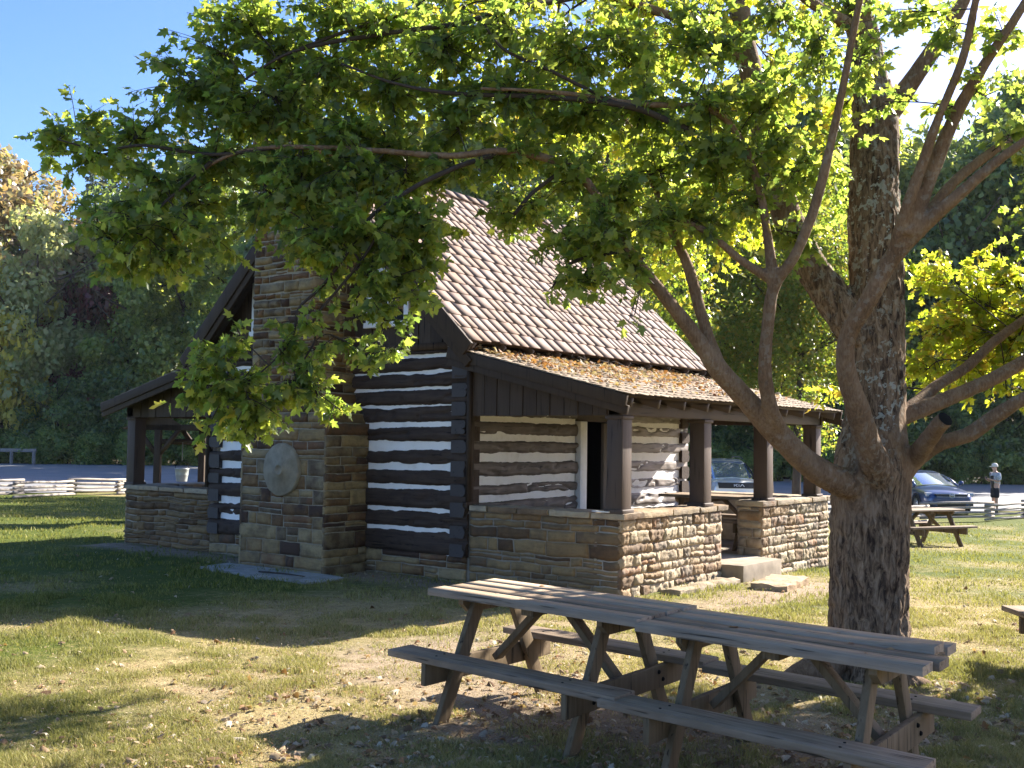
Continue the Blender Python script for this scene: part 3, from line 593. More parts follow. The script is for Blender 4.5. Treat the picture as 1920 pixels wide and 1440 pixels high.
# grass blades
def in_lot(x, y):
    c = np.zeros(len(x), bool); n = len(lot)
    for i in range(n):
        (x1, y1), (x2, y2) = lot[i], lot[(i+1) % n]
        c ^= ((y1 > y) != (y2 > y)) & (x < (x2-x1)*(y-y1)/(y2-y1+1e-12)+x1)
    return c
def grass(N, dmin, dmax, hmin, hmax, seed, wide):
    r = np.random.default_rng(seed); D = 1/r.uniform(1/dmax, 1/dmin, N); la = r.uniform(-.78, .78, N)
    Fh = A([math.cos(YAW), math.sin(YAW)]); Rh = A([math.sin(YAW), -math.cos(YAW)])
    x = CP[0]+D*Fh[0]+la*D*Rh[0]; y = CP[1]+D*Fh[1]+la*D*Rh[1]
    di = dirtiness(x, y); dr = dryness(x, y)
    k = (r.random(N) > np.clip((di-.42)*2.6, 0, .93)) & ~((x > -.05) & (x < 6.15) & (y > -.05) & (y < V3+.05)) & ~((x > -.85) & (x < .1) & (y > 3.8) & (y < 5.65)) & ~in_lot(x, y)
    tuft = fbm(np.stack([x*3, y*3, x*0], -1), 77, 2); k &= r.random(N) < np.clip(.75+tuft, .15, 1)
    x, y, D, dr, tuft = x[k], y[k], D[k], dr[k], tuft[k]; n = len(x); z = ghv(x)-.004-gdip(x, y)
    h = r.uniform(hmin, hmax, n)*np.clip(1+1.3*tuft, .45, 2.4)*(1-.3*dr); w = wide*np.maximum(1, D/7)*r.uniform(.6, 1.3, n); an = r.uniform(0, 2*math.pi, n); lean = r.uniform(.1, 1.1, n)*h; la_ = r.uniform(0, 2*math.pi, n)
    b = np.stack([x, y, z], -1); dx = np.stack([np.cos(an), np.sin(an), an*0], -1)*w[:, None]
    tip = b+np.stack([np.cos(la_)*lean, np.sin(la_)*lean, h], -1); mid = b+np.stack([np.cos(la_)*lean*.3, np.sin(la_)*lean*.3, h*.6], -1)
    V = np.stack([b-dx, b+dx, mid+dx*.7, mid-dx*.7, tip], 1).reshape(-1, 3)
    q = np.arange(n)[:, None]*5; mb = MB(); mb.n = 0
    mb.V.append(V); mb.F.append(q+A([[0, 1, 2, 3]])); mb.F.append(q+A([[3, 2, 4]])); mb.n = len(V)
    return mb, np.repeat(np.clip(dr*1.0+r.normal(0, .16, n), 0, 1), 5)
gm, gv = MB(), []
for a in ((660000, 4.5, 12., .016, .046, 1, .0021), (330000, 4.5, 9., .02, .06, 4, .0022), (190000, 10, 34, .03, .055, 2, .003)):
    m_, dv = grass(*a); gm.V += m_.V; gm.F += [f+gm.n for f in m_.F]; gm.n += m_.n; gv.append(dv)
gr = gm.build('grass', M['grass']); tag(gr, 'short patchy green and dry tan grass of the lawn', 'grass', kind='stuff')
at_ = gr.data.attributes.new('dry', 'FLOAT', 'POINT'); at_.data.foreach_set('value', np.concatenate(gv).astype(np.float32))
# fallen leaves on the lawn
r = np.random.default_rng(8); n = 8000
D = 1/r.uniform(1/16., 1/5., n); la = r.uniform(-.72, .72, n)
x = CP[0]+D*math.cos(YAW)+la*D*math.sin(YAW); y = CP[1]+D*math.sin(YAW)-la*D*math.cos(YAW)
k = (r.random(n) < np.clip(.14+1.7*np.exp(-((x+4.6)**2+(y+3.)**2)/5)+.6*np.exp(-((x+.4)**2)/.3)*(y > 0), 0, 1)) & ~((x > -.05) & (x < 6.2) & (y > -.05)) & ~((x > -.8) & (x < .1) & (y > 3.85) & (y < 5.6))
x, y = x[k], y[k]; n = len(x)
fl = leaves(np.stack([x, y, ghv(x)-gdip(x, y)+.018+r.random(n)*.02], -1), rdir(n, r)*A([1, 1, .25]), rdir(n, r)*.65+A([0, 0, 1.]), r.uniform(.022, .07, n), 1.2, 9)
r = np.random.default_rng(18); n = 33000; D = 1/r.uniform(1/14., 1/5., n); la = r.uniform(-.72, .72, n)
x = CP[0]+D*math.cos(YAW)+la*D*math.sin(YAW); y = CP[1]+D*math.sin(YAW)-la*D*math.cos(YAW)
k = (r.random(n) < np.clip(.35+.8*dryness(x, y), 0, 1)) & ~((x > -.05) & (x < 6.2) & (y > -.05)) & ~((x > -.8) & (x < .1) & (y > 3.85) & (y < 5.6)); x, y = x[k], y[k]; n = len(x)
bits = leaves(np.stack([x, y, ghv(x)-gdip(x, y)+.008+r.random(n)*.025], -1), rdir(n, r)*A([1, 1, .3]), rdir(n, r)*.8+A([0, 0, 1.]), r.uniform(.010, .03, n), .7, 19, A([(0, 0), (.3, .16), (.7, .14), (1, 0), (.7, -.14), (.3, -.16)]), (.5, 0))
tag(bits.build('lawn_litter', M['litter']), 'fine pale straw and leaf scraps strewn through the lawn', 'litter', kind='stuff')
tag(fl.build('fallen_leaves', M['litter']), 'scattered dry brown leaves lying on the lawn around the tables', 'fallen leaves', kind='stuff')
# flat stones
sl_ = MB(); r = np.random.default_rng(2)
poly = [(-1.34, 5.62), (-.80, 5.72), (-.79, 3.72), (-.86, 3.42), (-1.2, 3.32), (-1.50, 3.42), (-1.56, 4.2), (-1.42, 4.9)]
cx, cy = np.mean(poly, 0); vb = [(x, y, -.05) for x, y in poly]; vt = [(cx+(x-cx)*.99, cy+(y-cy)*.99, .035) for x, y in poly]
sl_.prism(vb, (0, 0, .08)); o = sl_.build('stone_slab', M['slab'], bevel=.012); tag(o, 'flat pale stone slab set in the grass at the foot of the chimney', 'stone slab')
sk = MB(); p0 = at(510, 1084, 14.1); p0 = A([-1.25, 4.55, .045]); sk.tube([p0, p0+A([-.02, -.22, .01]), p0+A([.03, -.5, .008]), p0+A([-.01, -.85, .012])], [.010, .012, .010, .006], 6)
tag(sk.build('stick', M['twig']), 'dark thin stick lying on the pale stone slab by the chimney', 'stick')
sp = MB(); rough_box(sp, 2.0, 3.05, -1.0, -.52, -.10, .055, .045, .07, 77, rot=.15)
tag(sp.build('stepping_stone', M['stone'], smooth=True), 'rough flat stepping stone on the ground before the porch step', 'stepping stone')
for q in (MB(),):
    rough_box(q, .75, 2.3, -.34, -.06, -.1, .05, .05, .07, 41); tag(q.build('edging_stone', M['stone'], smooth=True), 'low rough ledge of stone along the foot of the sunlit porch wall', 'edging stone')
ws = MB(); ws.beam((-.08, .12, .957), (-.03, .36, .957), .035, .012); tag(ws.build('wood_scrap', M['white']), 'small pale wood scrap lying on the corner of the porch wall cap', 'wood scrap')
# ------------------------------------------------------------------ picnic tables
def picnic(label, loc, rz, L=1.66, top=.77, seat=.42, w=.72, sw=.21, sx=.56, warp=0, group=None, seed=1, cat='picnic table', rack=0):
    r = np.random.default_rng(seed); e = thing('picnic_table', loc, label, cat, group, rz)
    t = MB(); nb = 4; bw = w/nb
    for i in range(nb):
        x0 = -w/2+i*bw+.003; y0 = -L/2+r.uniform(-.015, .015); y1 = L/2+r.uniform(-.015, .015); y0 += (.05 if warp and i > 1 else 0)
        z = top-.042+r.uniform(-.003, .003); n = 12
        ys_ = np.linspace(y0, y1, n+1); lift = np.zeros(n+1)
        if warp and i == 2: lift = .035*np.clip((-ys_-L*.18)/(L*.32), 0, 1)**1.5
        if warp and i == 1: x0 += 0
        vv = []
        for a, (yy, l) in enumerate(zip(ys_, lift)):
            sx_ = (.03*np.clip((-yy-L*.1)/(L*.4), 0, 1)**1.5 if warp and i == 3 else 0)-.5*(.03 if warp and i == 1 else 0)*0
            vv.append([(x0+sx_, yy, z+l), (x0+bw-.014+sx_, yy, z+l), (x0+bw-.014+sx_, yy, z+.042+l), (x0+sx_, yy, z+.042+l)])
        vv = A(vv); P = np.concatenate([vv, vv[:, :1]], 1); t.grid(P[::-1]); 
        t.add(vv[0], [[0, 1, 2, 3]]); t.add(vv[-1], [[3, 2, 1, 0]])
    t.build('tabletop', M['table'], e, (0, 0, 0))
    for s in (-1, 1):
        b = MB(); b.box(s*sx-sw/2, s*sx+sw/2, -L/2-.07*(s < 0), L/2+.05*(s < 0), seat-.042, seat); so = b.build('seat', M['table'], e, (0, 0, 0), bevel=.004)
        for yy in (-L*.3, L*.3):
            for dx in (-.035, .045): n = MB(); n.lathe([(.0001, .002), (.007, .003), (.008, 0)], (s*sx+dx, yy+r.uniform(-.01, .01), seat), (0, 0, 1), 8); n.build('nail', M['black'], so, (0, 0, 0))
    for yy in (-L*.31, L*.31):
        q = 1 if yy > 0 else -1
        for s in (-1, 1):
            b = MB(); p0 = A([s*.17, yy, top-.04]); p1 = A([s*.55, yy, -.03]); a = A([0, .042, 0])/2; c = A([.10, 0, 0])/2; dn = nrm(p1-p0); c = nrm([dn[2], 0, -dn[0]])*.05
            pa = p0+dn*.0; b.hexa([p1-a-c, p1+a-c, p1+a+c, p1-a+c, pa-a-c, pa+a-c, pa+a+c, pa-a+c]); b.build('leg', M['tleg'], e, (0, 0, 0), bevel=.004)
        b = MB(); b.box(-.66, .66, yy+q*.022, yy+q*.06, seat-.042-.135, seat-.043); so = b.build('seat_beam', M['tleg'], e, (0, 0, 0), bevel=.004)
        for s in (-1, 1):
            for dx in (-.02, .03): b = MB(); b.lathe([(.0001, .012), (.009, .011), (.013, .004), (.013, 0)], (s*(.36+dx), yy+q*.0605, seat-.10-dx), (0, q, 0), 8); b.build('bolt', M['black'], so, (0, 0, 0))
        b = MB(); b.prism([(-.31, yy+q*.022, top-.043), (.31, yy+q*.022, top-.043), (.31, yy+q*.022, top-.075), (.24, yy+q*.022, top-.13), (-.24, yy+q*.022, top-.13), (-.31, yy+q*.022, top-.075)], (0, q*.04, 0)); b.build('top_beam', M['tleg'], e, (0, 0, 0), bevel=.003)
        b = MB(); b.beam((0, yy-q*.02, seat-.09), (0, q*.09, top-.06), .042, .085, (1, 0, 0)); b.build('brace', M['tleg'], e, (0, 0, 0), bevel=.003)
    b = MB(); b.box(-.3, .3, -.05, .05, top-.085, top-.043); b.build('centre_batten', M['tleg'], e, (0, 0, 0), bevel=.003)
    if rack:
        for o in list(e.children_recursive):
            for v_ in o.data.vertices: v_.co.y += rack*v_.co.x
    return e
def near(a, b): return ((a[0]+b[0])/2, (a[1]+b[1])/2)
GRP = 'grey wooden picnic tables'
picnic('weathered grey picnic table before the cabin, the sunlit end of the joined pair', (-4.765, -2.42, -.0), -.105, L=1.66, rack=.11, group=GRP, seed=3)
picnic('weathered grey picnic table before the maple trunk, the joined one with warped boards', (-4.975, -4.05, -.014), -.105, L=1.58, warp=1, rack=.13, group=GRP, seed=4)
picnic('wooden picnic table standing on the cabin porch behind the posts', (4.62, 1.12, .2), .03, L=1.62, top=.76, seat=.44, group=GRP, seed=5)
picnic('small grey picnic table on the sunny lawn behind the maple trunk', (13.45, .75, gh(13.4)), math.radians(-118), L=1.8, top=.76, seat=.43, group=GRP, seed=6)
picnic('picnic table at the right edge of the photo with one seat end showing', (-.96, -5.12, 0), math.radians(-54), L=1.7, top=.75, seat=.42, group=GRP, seed=7)
r = np.random.default_rng(77); P = []
for k in range(16):
    v = r.uniform(-4.8, -1.7); P.append((-4.74-.105*(-2.4-v)+r.uniform(-.3, .3)-.02, v, .775 if v > -3.2 else .762))
P = A(P); lt = leaves(P, rdir(16, r)*A([1, 1, .1]), rdir(16, r)*.3+A([0, 0, 1.]), r.uniform(.03, .06, 16), .6, 21)
tag(lt.build('fallen_leaves', M['litter_r']), 'few dry leaves lying on the tops of the two joined picnic tables', 'fallen leaves', kind='stuff')
# ------------------------------------------------------------------ the maple
maple = W('maple_tree', (-1.95, -3.35, 0), 'big spreading maple with lichened forked trunk shading the picnic tables', 'tree')
def cat(pts, sub=6):
    p = np.asarray(pts, float); q = np.vstack([2*p[0]-p[1], p, 2*p[-1]-p[-2]]); out = []
    for i in range(1, len(q)-2):
        for t in np.linspace(0, 1, sub, endpoint=False):
            a, b, c, d = q[i-1], q[i], q[i+1], q[i+2]; out.append(.5*(2*b+(c-a)*t+(2*a-5*b+4*c-d)*t*t+(3*b-a-3*c+d)*t**3))
    out.append(q[-2]); return A(out)
LIMB = [  # (px, py, depth, radius in px) joint by joint
 [(1634, 1330, 8.25, 98), (1630, 1250, 8.25, 84), (1629, 1150, 8.25, 75), (1630, 1040, 8.25, 74), (1632, 930, 8.25, 74), (1634, 870, 8.25, 72), (1640, 780, 8.3, 58), (1644, 680, 8.35, 53), (1645, 560, 8.4, 51), (1640, 440, 8.45, 51), (1638, 330, 8.5, 47), (1640, 220, 8.55, 42), (1625, 100, 8.6, 30), (1600, -30, 8.7, 27), (1575, -220, 8.8, 20), (1590, -420, 8.9, 12)],
 [(1640, 250, 8.55, 27.2), (1690, 180, 8.5, 19.2), (1735, 115, 8.45, 16.0), (1790, 30, 8.4, 13.6), (1850, -90, 8.4, 10.4), (1900, -230, 8.3, 7.2)],
 [(1610, 1180, 8.2, 40), (1560, 1240, 8.1, 34), (1500, 1262, 8.0, 20), (1450, 1285, 7.95, 9)],
 [(1660, 1200, 8.1, 44), (1690, 1275, 8., 34), (1745, 1300, 7.95, 20), (1800, 1320, 7.9, 9)],
 [(1640, 1200, 8.1, 44), (1630, 1310, 7.85, 36), (1610, 1370, 7.6, 14)],
 [(1630, 900, 8.2, 39.6), (1585, 905, 8.05, 31.0), (1520, 872, 7.9, 24.9), (1450, 805, 7.75, 23.2), (1395, 745, 7.65, 20.6), (1345, 690, 7.55, 18.1), (1300, 625, 7.5, 14.6), (1240, 548, 7.45, 12.0), (1180, 470, 7.4, 10.3), (1135, 395, 7.35, 9.5), (1075, 318, 7.3, 8.6), (960, 284, 7.25, 7.7), (840, 292, 7.2, 6.9), (700, 282, 7.2, 6.0), (520, 276, 7.2, 5.2), (410, 300, 7.2, 4.3), (320, 372, 7.2, 3.4)],
 [(1350, 695, 7.55, 12.9), (1318, 600, 7.6, 11.2), (1290, 500, 7.65, 10.3), (1262, 440, 7.7, 8.6), (1225, 340, 7.8, 7.7), (1190, 250, 7.9, 6.0), (1100, 150, 8, 4.3)],
 [(1470, 822, 7.8, 17.2), (1446, 770, 7.6, 14.6), (1434, 700, 7.5, 12.9), (1440, 610, 7.45, 12.0), (1452, 535, 7.4, 12.0), (1490, 480, 7.3, 10.3), (1530, 380, 7.2, 9.5), (1562, 250, 7.1, 8.6), (1585, 140, 7.0, 7.7), (1612, 0, 6.9, 6.9), (1640, -120, 6.8, 4.3)],
 [(1452, 540, 7.4, 13), (1440, 450, 7.4, 9), (1425, 360, 7.4, 8), (1390, 265, 7.4, 7), (1330, 205, 7.35, 7), (1200, 195, 7.3, 6), (1060, 175, 7.2, 5), (900, 165, 7.1, 4)],
 [(1452, 528, 7.4, 11), (1390, 488, 7.4, 8), (1320, 432, 7.4, 7), (1240, 400, 7.5, 5)],
 [(1650, 900, 8.1, 43.0), (1632, 850, 7.9, 29.2), (1608, 770, 7.75, 22.4), (1586, 690, 7.65, 18.1), (1590, 630, 7.6, 17.2), (1630, 560, 7.5, 17.2), (1668, 490, 7.45, 17.2), (1722, 430, 7.35, 16.3), (1790, 372, 7.2, 12.9), (1860, 310, 7.1, 10.3), (1940, 250, 7.0, 7.7), (2050, 160, 6.9, 4.3)],
 [(1672, 488, 7.45, 12.8), (1698, 400, 7.3, 12.0), (1732, 300, 7.2, 10.4), (1760, 220, 7.1, 8.8), (1805, 110, 7., 8.0), (1830, 0, 6.9, 7.2), (1860, -120, 6.8, 4.0)],
 [(1700, 440, 7.35, 16.0), (1745, 330, 7.3, 14.4), (1785, 230, 7.2, 12.8), (1840, 130, 7.1, 10.4), (1900, 40, 7.0, 8.8), (1960, -60, 6.9, 5.6)],
 [(1720, 425, 7.4, 11.2), (1790, 340, 7.6, 9.6), (1880, 270, 7.8, 8.8), (1960, 210, 8, 6.4)],
 [(1620, 640, 8.35, 42), (1574, 575, 8.4, 38), (1522, 500, 8.5, 32), (1478, 410, 8.6, 29), (1442, 280, 8.7, 25), (1412, 150, 8.8, 22), (1388, 40, 8.9, 20), (1380, -100, 9., 17), (1350, -300, 9.1, 10)],
 [(1650, 800, 8.3, 24.0), (1705, 775, 8.35, 17.6), (1770, 750, 8.4, 15.2), (1850, 716, 8.5, 13.6), (1930, 672, 8.6, 12.0), (2050, 600, 8.7, 7.2)],
 [(1700, 770, 8.35, 12.8), (1755, 725, 8.6, 11.2), (1810, 690, 8.8, 10.4), (1865, 640, 9., 9.6), (1940, 585, 9.2, 7.2), (2040, 520, 9.4, 4.0)],
 [(1670, 900, 8.2, 32.0), (1712, 862, 8.15, 20.0), (1760, 832, 8.05, 15.2), (1815, 815, 7.95, 14.4), (1870, 778, 7.85, 13.6), (1940, 735, 7.7, 11.2), (2060, 660, 7.5, 6.4)],
 [(1715, 858, 8.12, 20), (1742, 822, 7.9, 17), (1762, 796, 7.75, 16), (1772, 786, 7.7, 16)],
 [(1400, 120, 8.85, 12), (1330, 60, 8.7, 10), (1230, 20, 8.6, 8), (1100, -20, 8.4, 6)],
 [(1620, 60, 8.65, 14), (1560, 30, 8.4, 12), (1500, -10, 8.2, 9), (1420, -60, 8, 6)],
]
LW = []
for l in LIMB:
    p = A([np.append(at(x, y, D), rp*D/CF) for x, y, D, rp in l]); LW.append(cat(p, 7))
tr = MB()
for i, l in enumerate(LW): tr.tube(l[:, :3], np.maximum(l[:, 3], .012), 14)
me0 = tr.mesh('t'); tmp = bpy.data.objects.new('t', me0); COL.objects.link(tmp)
md = tmp.modifiers.new('r', 'REMESH'); md.mode = 'VOXEL'; md.voxel_size = .0135
sm = tmp.modifiers.new('s', 'SMOOTH'); sm.factor = .5; sm.iterations = 3
dg = bpy.context.evaluated_depsgraph_get(); me = bpy.data.meshes.new_from_object(tmp.evaluated_get(dg)); bpy.data.objects.remove(tmp)
n = len(me.vertices); V = np.empty(n*3, np.float32); me.vertices.foreach_get('co', V); V = V.reshape(-1, 3).astype(float)
N_ = np.empty(n*3, np.float32); me.vertices.foreach_get('normal', N_); N_ = N_.reshape(-1, 3).astype(float)
allp = np.vstack(LW); kd = kdtree.KDTree(len(allp))
for i, p in enumerate(allp): kd.insert(p[:3], i)
kd.balance()
rad = A([allp[kd.find(v)[1], 3] for v in V])
stem = np.clip((rad-.085)/.07, 0, 1)
q = V*A([19, 19, 5.2])+1.1*np.stack([fbm(V*5, 1), fbm(V*5, 2), fbm(V*5, 3)*.3], -1)
ridge = 1-np.abs(fbm(q, 4, 3))*2.6; ridge = np.clip(ridge, -1, 1)
ridge2 = fbm(V*A([40, 40, 10]), 9, 2)
V += N_*((stem*(-.016*np.clip(ridge*1.3, 0, 1)+.006*ridge2)+.010*fbm(V*4, 6)*np.minimum(1, rad/.1)+.0045*fbm(V*14, 7)*(1-stem)*np.minimum(1, rad/.05)))[:, None]
me.vertices.foreach_set('co', V.astype(np.float32).ravel()); me.polygons.foreach_set('use_smooth', np.ones(len(me.polygons), bool))
a_ = me.attributes.new('rough', 'FLOAT', 'POINT'); a_.data.foreach_set('value', stem.astype(np.float32)); me.update()
me.transform(Matrix.Translation(-Vector(maple.loc))); me.materials.clear(); me.materials.append(M['bark']); me.name = 'trunk'
to = bpy.data.objects.new('trunk', me); COL.objects.link(to); to.parent = maple.e
ce = MB(); ca, cb = LW[18][-1, :3], LW[18][-3, :3]; ce.lathe([(.0001, .0), (.045, 0.0), (.056, -.006)], ca+nrm(ca-cb)*.010, nrm(ca-cb), 16); maple.part(ce, 'cut_end', M['black'], to)
# leafy clumps: (px, py, depth, half-width px, half-height px, leaves)
CL = []
def clump(px, py, D, rx, ry, n, rz=.45, kind=0, droop=.35): CL.append((px, py, D, rx, ry, n, rz, kind, droop))
# upper left edge of the crown against the sky
for c in [(120, 255, 7.3, 60, 35, 90), (190, 225, 7.4, 55, 40, 150), (100, 290, 7.4, 45, 30, 70), (190, 300, 7.2, 70, 50, 220), (270, 250, 7.3, 70, 60, 300), (340, 170, 7.4, 75, 60, 340), (300, 350, 7.1, 80, 60, 300), (260, 420, 7.0, 60, 55, 190), (210, 450, 7.05, 45, 45, 90), (330, 450, 7.1, 60, 50, 130), (400, 110, 7.5, 70, 70, 380), (430, 210, 7.2, 90, 70, 480), (400, 300, 7.1, 90, 60, 420), (440, 30, 7.6, 70, 50, 330), (390, 390, 7.2, 80, 55, 230),
          (520, 90, 7.4, 90, 80, 520), (540, 220, 7.2, 90, 80, 520), (520, 330, 7.1, 80, 55, 420), (620, 150, 7.3, 90, 80, 520), (620, 20, 7.6, 90, 70, 420), (640, 260, 7.2, 80, 60, 430), (560, 400, 7.0, 75, 45, 380), (640, 360, 7.0, 70, 55, 360), (480, 250, 7.6, 90, 70, 300)]: clump(*c)
# over the roof
for c in [(720, 60, 7.3, 90, 80, 480), (740, 180, 7.3, 90, 70, 480), (740, 290, 7.1, 80, 60, 380), (840, 110, 7.2, 90, 80, 470), (850, 230, 7.1, 80, 60, 400), (850, 330, 7.2, 80, 30, 200), (960, 60, 7.2, 100, 80, 480), (960, 180, 7.1, 90, 70, 480), (960, 300, 7.2, 80, 50, 330), (1080, 100, 7.3, 100, 80, 480), (1080, 230, 7.2, 90, 70, 430), (1070, 340, 7.2, 70, 60, 330), (940, 400, 7.2, 40, 45, 120), (990, 400, 7.3, 50, 45, 160), (1060, 440, 7.2, 55, 60, 200), (1120, 440, 7.2, 60, 60, 300), (1070, 530, 7.2, 45, 45, 110), (1130, 540, 7.15, 55, 45, 140), (1160, 380, 7.3, 70, 70, 360), (1180, 500, 7.3, 40, 55, 110), (1190, 590, 7.0, 22, 25, 12), (760, 370, 7.1, 70, 40, 200), (700, 370, 7.0, 60, 45, 240)]: clump(*c)
# hanging sprays before the chimney and gable window
for c in [(620, 480, 6.9, 70, 40, 170), (700, 440, 6.9, 60, 50, 240), (760, 420, 7., 50, 50, 200), (800, 480, 7., 45, 45, 150), (740, 520, 6.9, 60, 45, 190), (790, 560, 6.9, 30, 45, 90), (720, 600, 6.85, 45, 40, 110), (740, 650, 6.85, 35, 35, 80), (690, 670, 6.8, 20, 35, 30), (660, 600, 6.8, 25, 30, 40),
          (420, 630, 6.8, 40, 40, 110), (400, 690, 6.7, 55, 45, 200), (360, 740, 6.7, 40, 40, 110), (450, 720, 6.7, 70, 55, 330), (520, 650, 6.7, 50, 40, 120), (540, 720, 6.7, 60, 45, 230), (600, 740, 6.7, 55, 40, 150), (480, 780, 6.65, 70, 40, 200), (390, 800, 6.65, 35, 25, 50), (600, 660, 6.8, 40, 30, 70), (620, 520, 6.85, 50, 45, 80), (560, 610, 6.8, 45, 40, 90), (650, 640, 6.75, 40, 45, 80), (580, 690, 6.7, 50, 45, 100), (640, 770, 6.7, 30, 30, 40), (380, 640, 6.75, 18, 25, 25)]: clump(*c[:5], int(c[5]*.62), rz=.3, droop=.7)
for c in [(230, 490, 7.0, 60, 35, 110), (320, 500, 7., 70, 40, 140), (400, 450, 7., 70, 50, 200), (180, 420, 7.1, 45, 45, 90), (250, 380, 7.1, 60, 50, 160), (510, 410, 7., 60, 45, 220), (580, 440, 7., 60, 45, 220), (650, 430, 7., 50, 50, 220), (770, 470, 6.9, 60, 60, 200), (700, 520, 6.9, 50, 45, 140), (820, 430, 7., 50, 45, 130), (560, 330, 6.9, 80, 50, 200), (680, 310, 6.9, 70, 50, 200)]: clump(*c, droop=.55)
# above and around the stems
for c in [(1200, 80, 7.4, 100, 80, 480), (1200, 210, 7.3, 90, 80, 480), (1240, 320, 7.4, 80, 70, 400), (1230, 420, 7.4, 60, 50, 200), (1320, 60, 7.6, 90, 80, 430), (1330, 190, 7.4, 90, 80, 430), (1340, 310, 7.5, 80, 70, 380), (1300, 400, 7.5, 70, 50, 260), (1400, 390, 7.6, 60, 60, 240), (1460, 60, 7.8, 80, 80, 300), (1460, 200, 7.3, 80, 70, 380), (1450, 300, 7.6, 70, 70, 330), (1520, 330, 7.8, 60, 70, 250), (1500, 440, 7.9, 55, 60, 220), (1540, 130, 8.0, 70, 70, 200), (1640, 120, 7.3, 55, 60, 110), (1660, 190, 7.6, 40, 30, 45), (1700, 30, 7.4, 90, 50, 120), (1780, 60, 7.2, 70, 60, 90), (1850, 180, 7.2, 70, 60, 80), (1880, 60, 7.1, 60, 60, 90), (1790, 210, 7.3, 40, 50, 50), (1900, 250, 7.4, 40, 60, 50), (1590, 20, 8.6, 80, 60, 160)]: clump(*c)
# sunlit leaves hanging on the far side
for c in [(1730, 520, 9.6, 50, 45, 260), (1790, 560, 9.7, 70, 60, 430), (1860, 530, 9.8, 70, 60, 430), (1740, 620, 9.5, 50, 50, 300), (1820, 640, 9.6, 70, 60, 430), (1890, 620, 9.7, 60, 60, 380), (1730, 700, 9.4, 40, 40, 170), (1800, 710, 9.5, 60, 40, 260), (1880, 700, 9.6, 60, 45, 280), (1890, 770, 9.4, 40, 30, 40), (1720, 790, 9.2, 18, 20, 20), (1540, 740, 9.5, 30, 25, 40), (1950, 580, 9.7, 60, 90, 280)]: clump(*c, kind=1)
for c in [(1230, 470, 10.2, 60, 60, 260), (1330, 470, 10.4, 70, 60, 300), (1300, 380, 10.2, 80, 60, 300), (1420, 330, 10.2, 70, 60, 260), (1390, 430, 10.4, 70, 60, 260), (1540, 260, 10.2, 50, 80, 240), (1480, 160, 10.2, 60, 70, 240), (1380, 220, 10., 80, 70, 300), (1180, 300, 9.8, 70, 60, 260), (1080, 200, 9.6, 90, 70, 260), (1250, 130, 10., 90, 80, 300), (1520, 40, 10.2, 70, 60, 240), (960, 240, 9.2, 90, 60, 220), (840, 40, 9.2, 100, 60, 240), (1000, 20, 9.2, 100, 60, 240), (1140, 20, 9.4, 100, 60, 240), (1330, -20, 9.8, 90, 60, 240)]: clump(*c, kind=1, rz=.6)
for k in range(34):
    clump(random.uniform(520, 1560), random.uniform(-20, 330), random.uniform(8.3, 9.3), 95, 75, 140, rz=.7, kind=k % 2)
# the crown above the frame, which shades the tables
rr = np.random.default_rng(40)
for k in range(0):
    px = rr.uniform(350, 2500); py = rr.uniform(-1100, -60); D = rr.uniform(6.6, 10.8)
    if py < -160-.55*abs(px-1400): 
        if rr.random() < .5: continue
    clump(px, py, D, 105, 95, 300, rz=.6)
def wclump(c, r, n, **k):
    px, py, D = proj(A(c, float)); clump(px, py, D, r*CF/D, r*.85*CF/D, n, **k)
for k in range(70):
    c = A([.3, -5.6, 3.7])+rdir(1, rr)[0]*rr.random()**.4*A([2.0, 1.35, 1.6]); px, py, D = proj(c)
    if px < 1935 and py > -40: continue
    wclump(c, .55, 420, rz=.5)
for k in range(42):
    c = A([-4.2, -3.2, 8.6])+rdir(1, rr)[0]*rr.random()**.4*A([4.6, 4.6, 1.9]); px, py, D = proj(c)
    if px < 1960 and py > -40: continue
    wclump(c, .7, 330, rz=.7)
BRAN = [
 [(930, 288, 7.25, 5), (850, 316, 7.1, 5), (775, 352, 7., 4.5), (700, 402, 6.95, 4), (655, 467, 6.9, 3.5), (605, 535, 6.85, 3), (560, 580, 6.8, 2.6), (545, 640, 6.75, 2), (480, 705, 6.7, 1.5), (410, 740, 6.7, 1)],
 [(740, 375, 6.98, 3.5), (690, 470, 6.9, 3), (640, 535, 6.85, 2.8), (588, 600, 6.8, 2.4), (590, 640, 6.78, 2), (560, 700, 6.7, 1.5), (600, 745, 6.7, 1)],
 [(660, 465, 6.9, 2.5), (700, 540, 6.9, 2.2), (715, 610, 6.85, 1.6), (735, 660, 6.85, 1)],
 [(1300, 248, 7.35, 7), (1180, 200, 7.25, 6), (1020, 182, 7.2, 5), (855, 176, 7.15, 4), (740, 156, 7.15, 3), (640, 120, 7.2, 2)],
 [(1168, 200, 7.25, 4), (1037, 135, 7.2, 3.5), (942, 90, 7.2, 3), (900, 30, 7.25, 2)],
 [(1100, -10, 8.3, 7), (950, 20, 7.8, 6), (855, 45, 7.5, 5), (710, 65, 7.4, 4.5), (600, 84, 7.4, 4), (520, 110, 7.4, 3), (430, 170, 7.4, 2)],
 [(764, 24, 7.5, 4), (658, 56, 7.45, 3.5), (560, 92, 7.4, 3)],
 [(520, 276, 7.2, 4), (400, 290, 7.2, 3.5), (270, 273, 7.25, 3), (193, 281, 7.3, 2.4), (110, 262, 7.35, 1.5)],
 [(400, 300, 7.2, 4), (340, 352, 7.1, 3), (262, 420, 7.05, 2), (215, 452, 7.05, 1)],
 [(965, 402, 7.25, 4), (1000, 360, 7.25, 4), (1040, 330, 7.3, 4)],
 [(1180, 470, 7.4, 5), (1110, 480, 7.3, 4), (1060, 500, 7.25, 3), (1035, 540, 7.2, 2)],
]
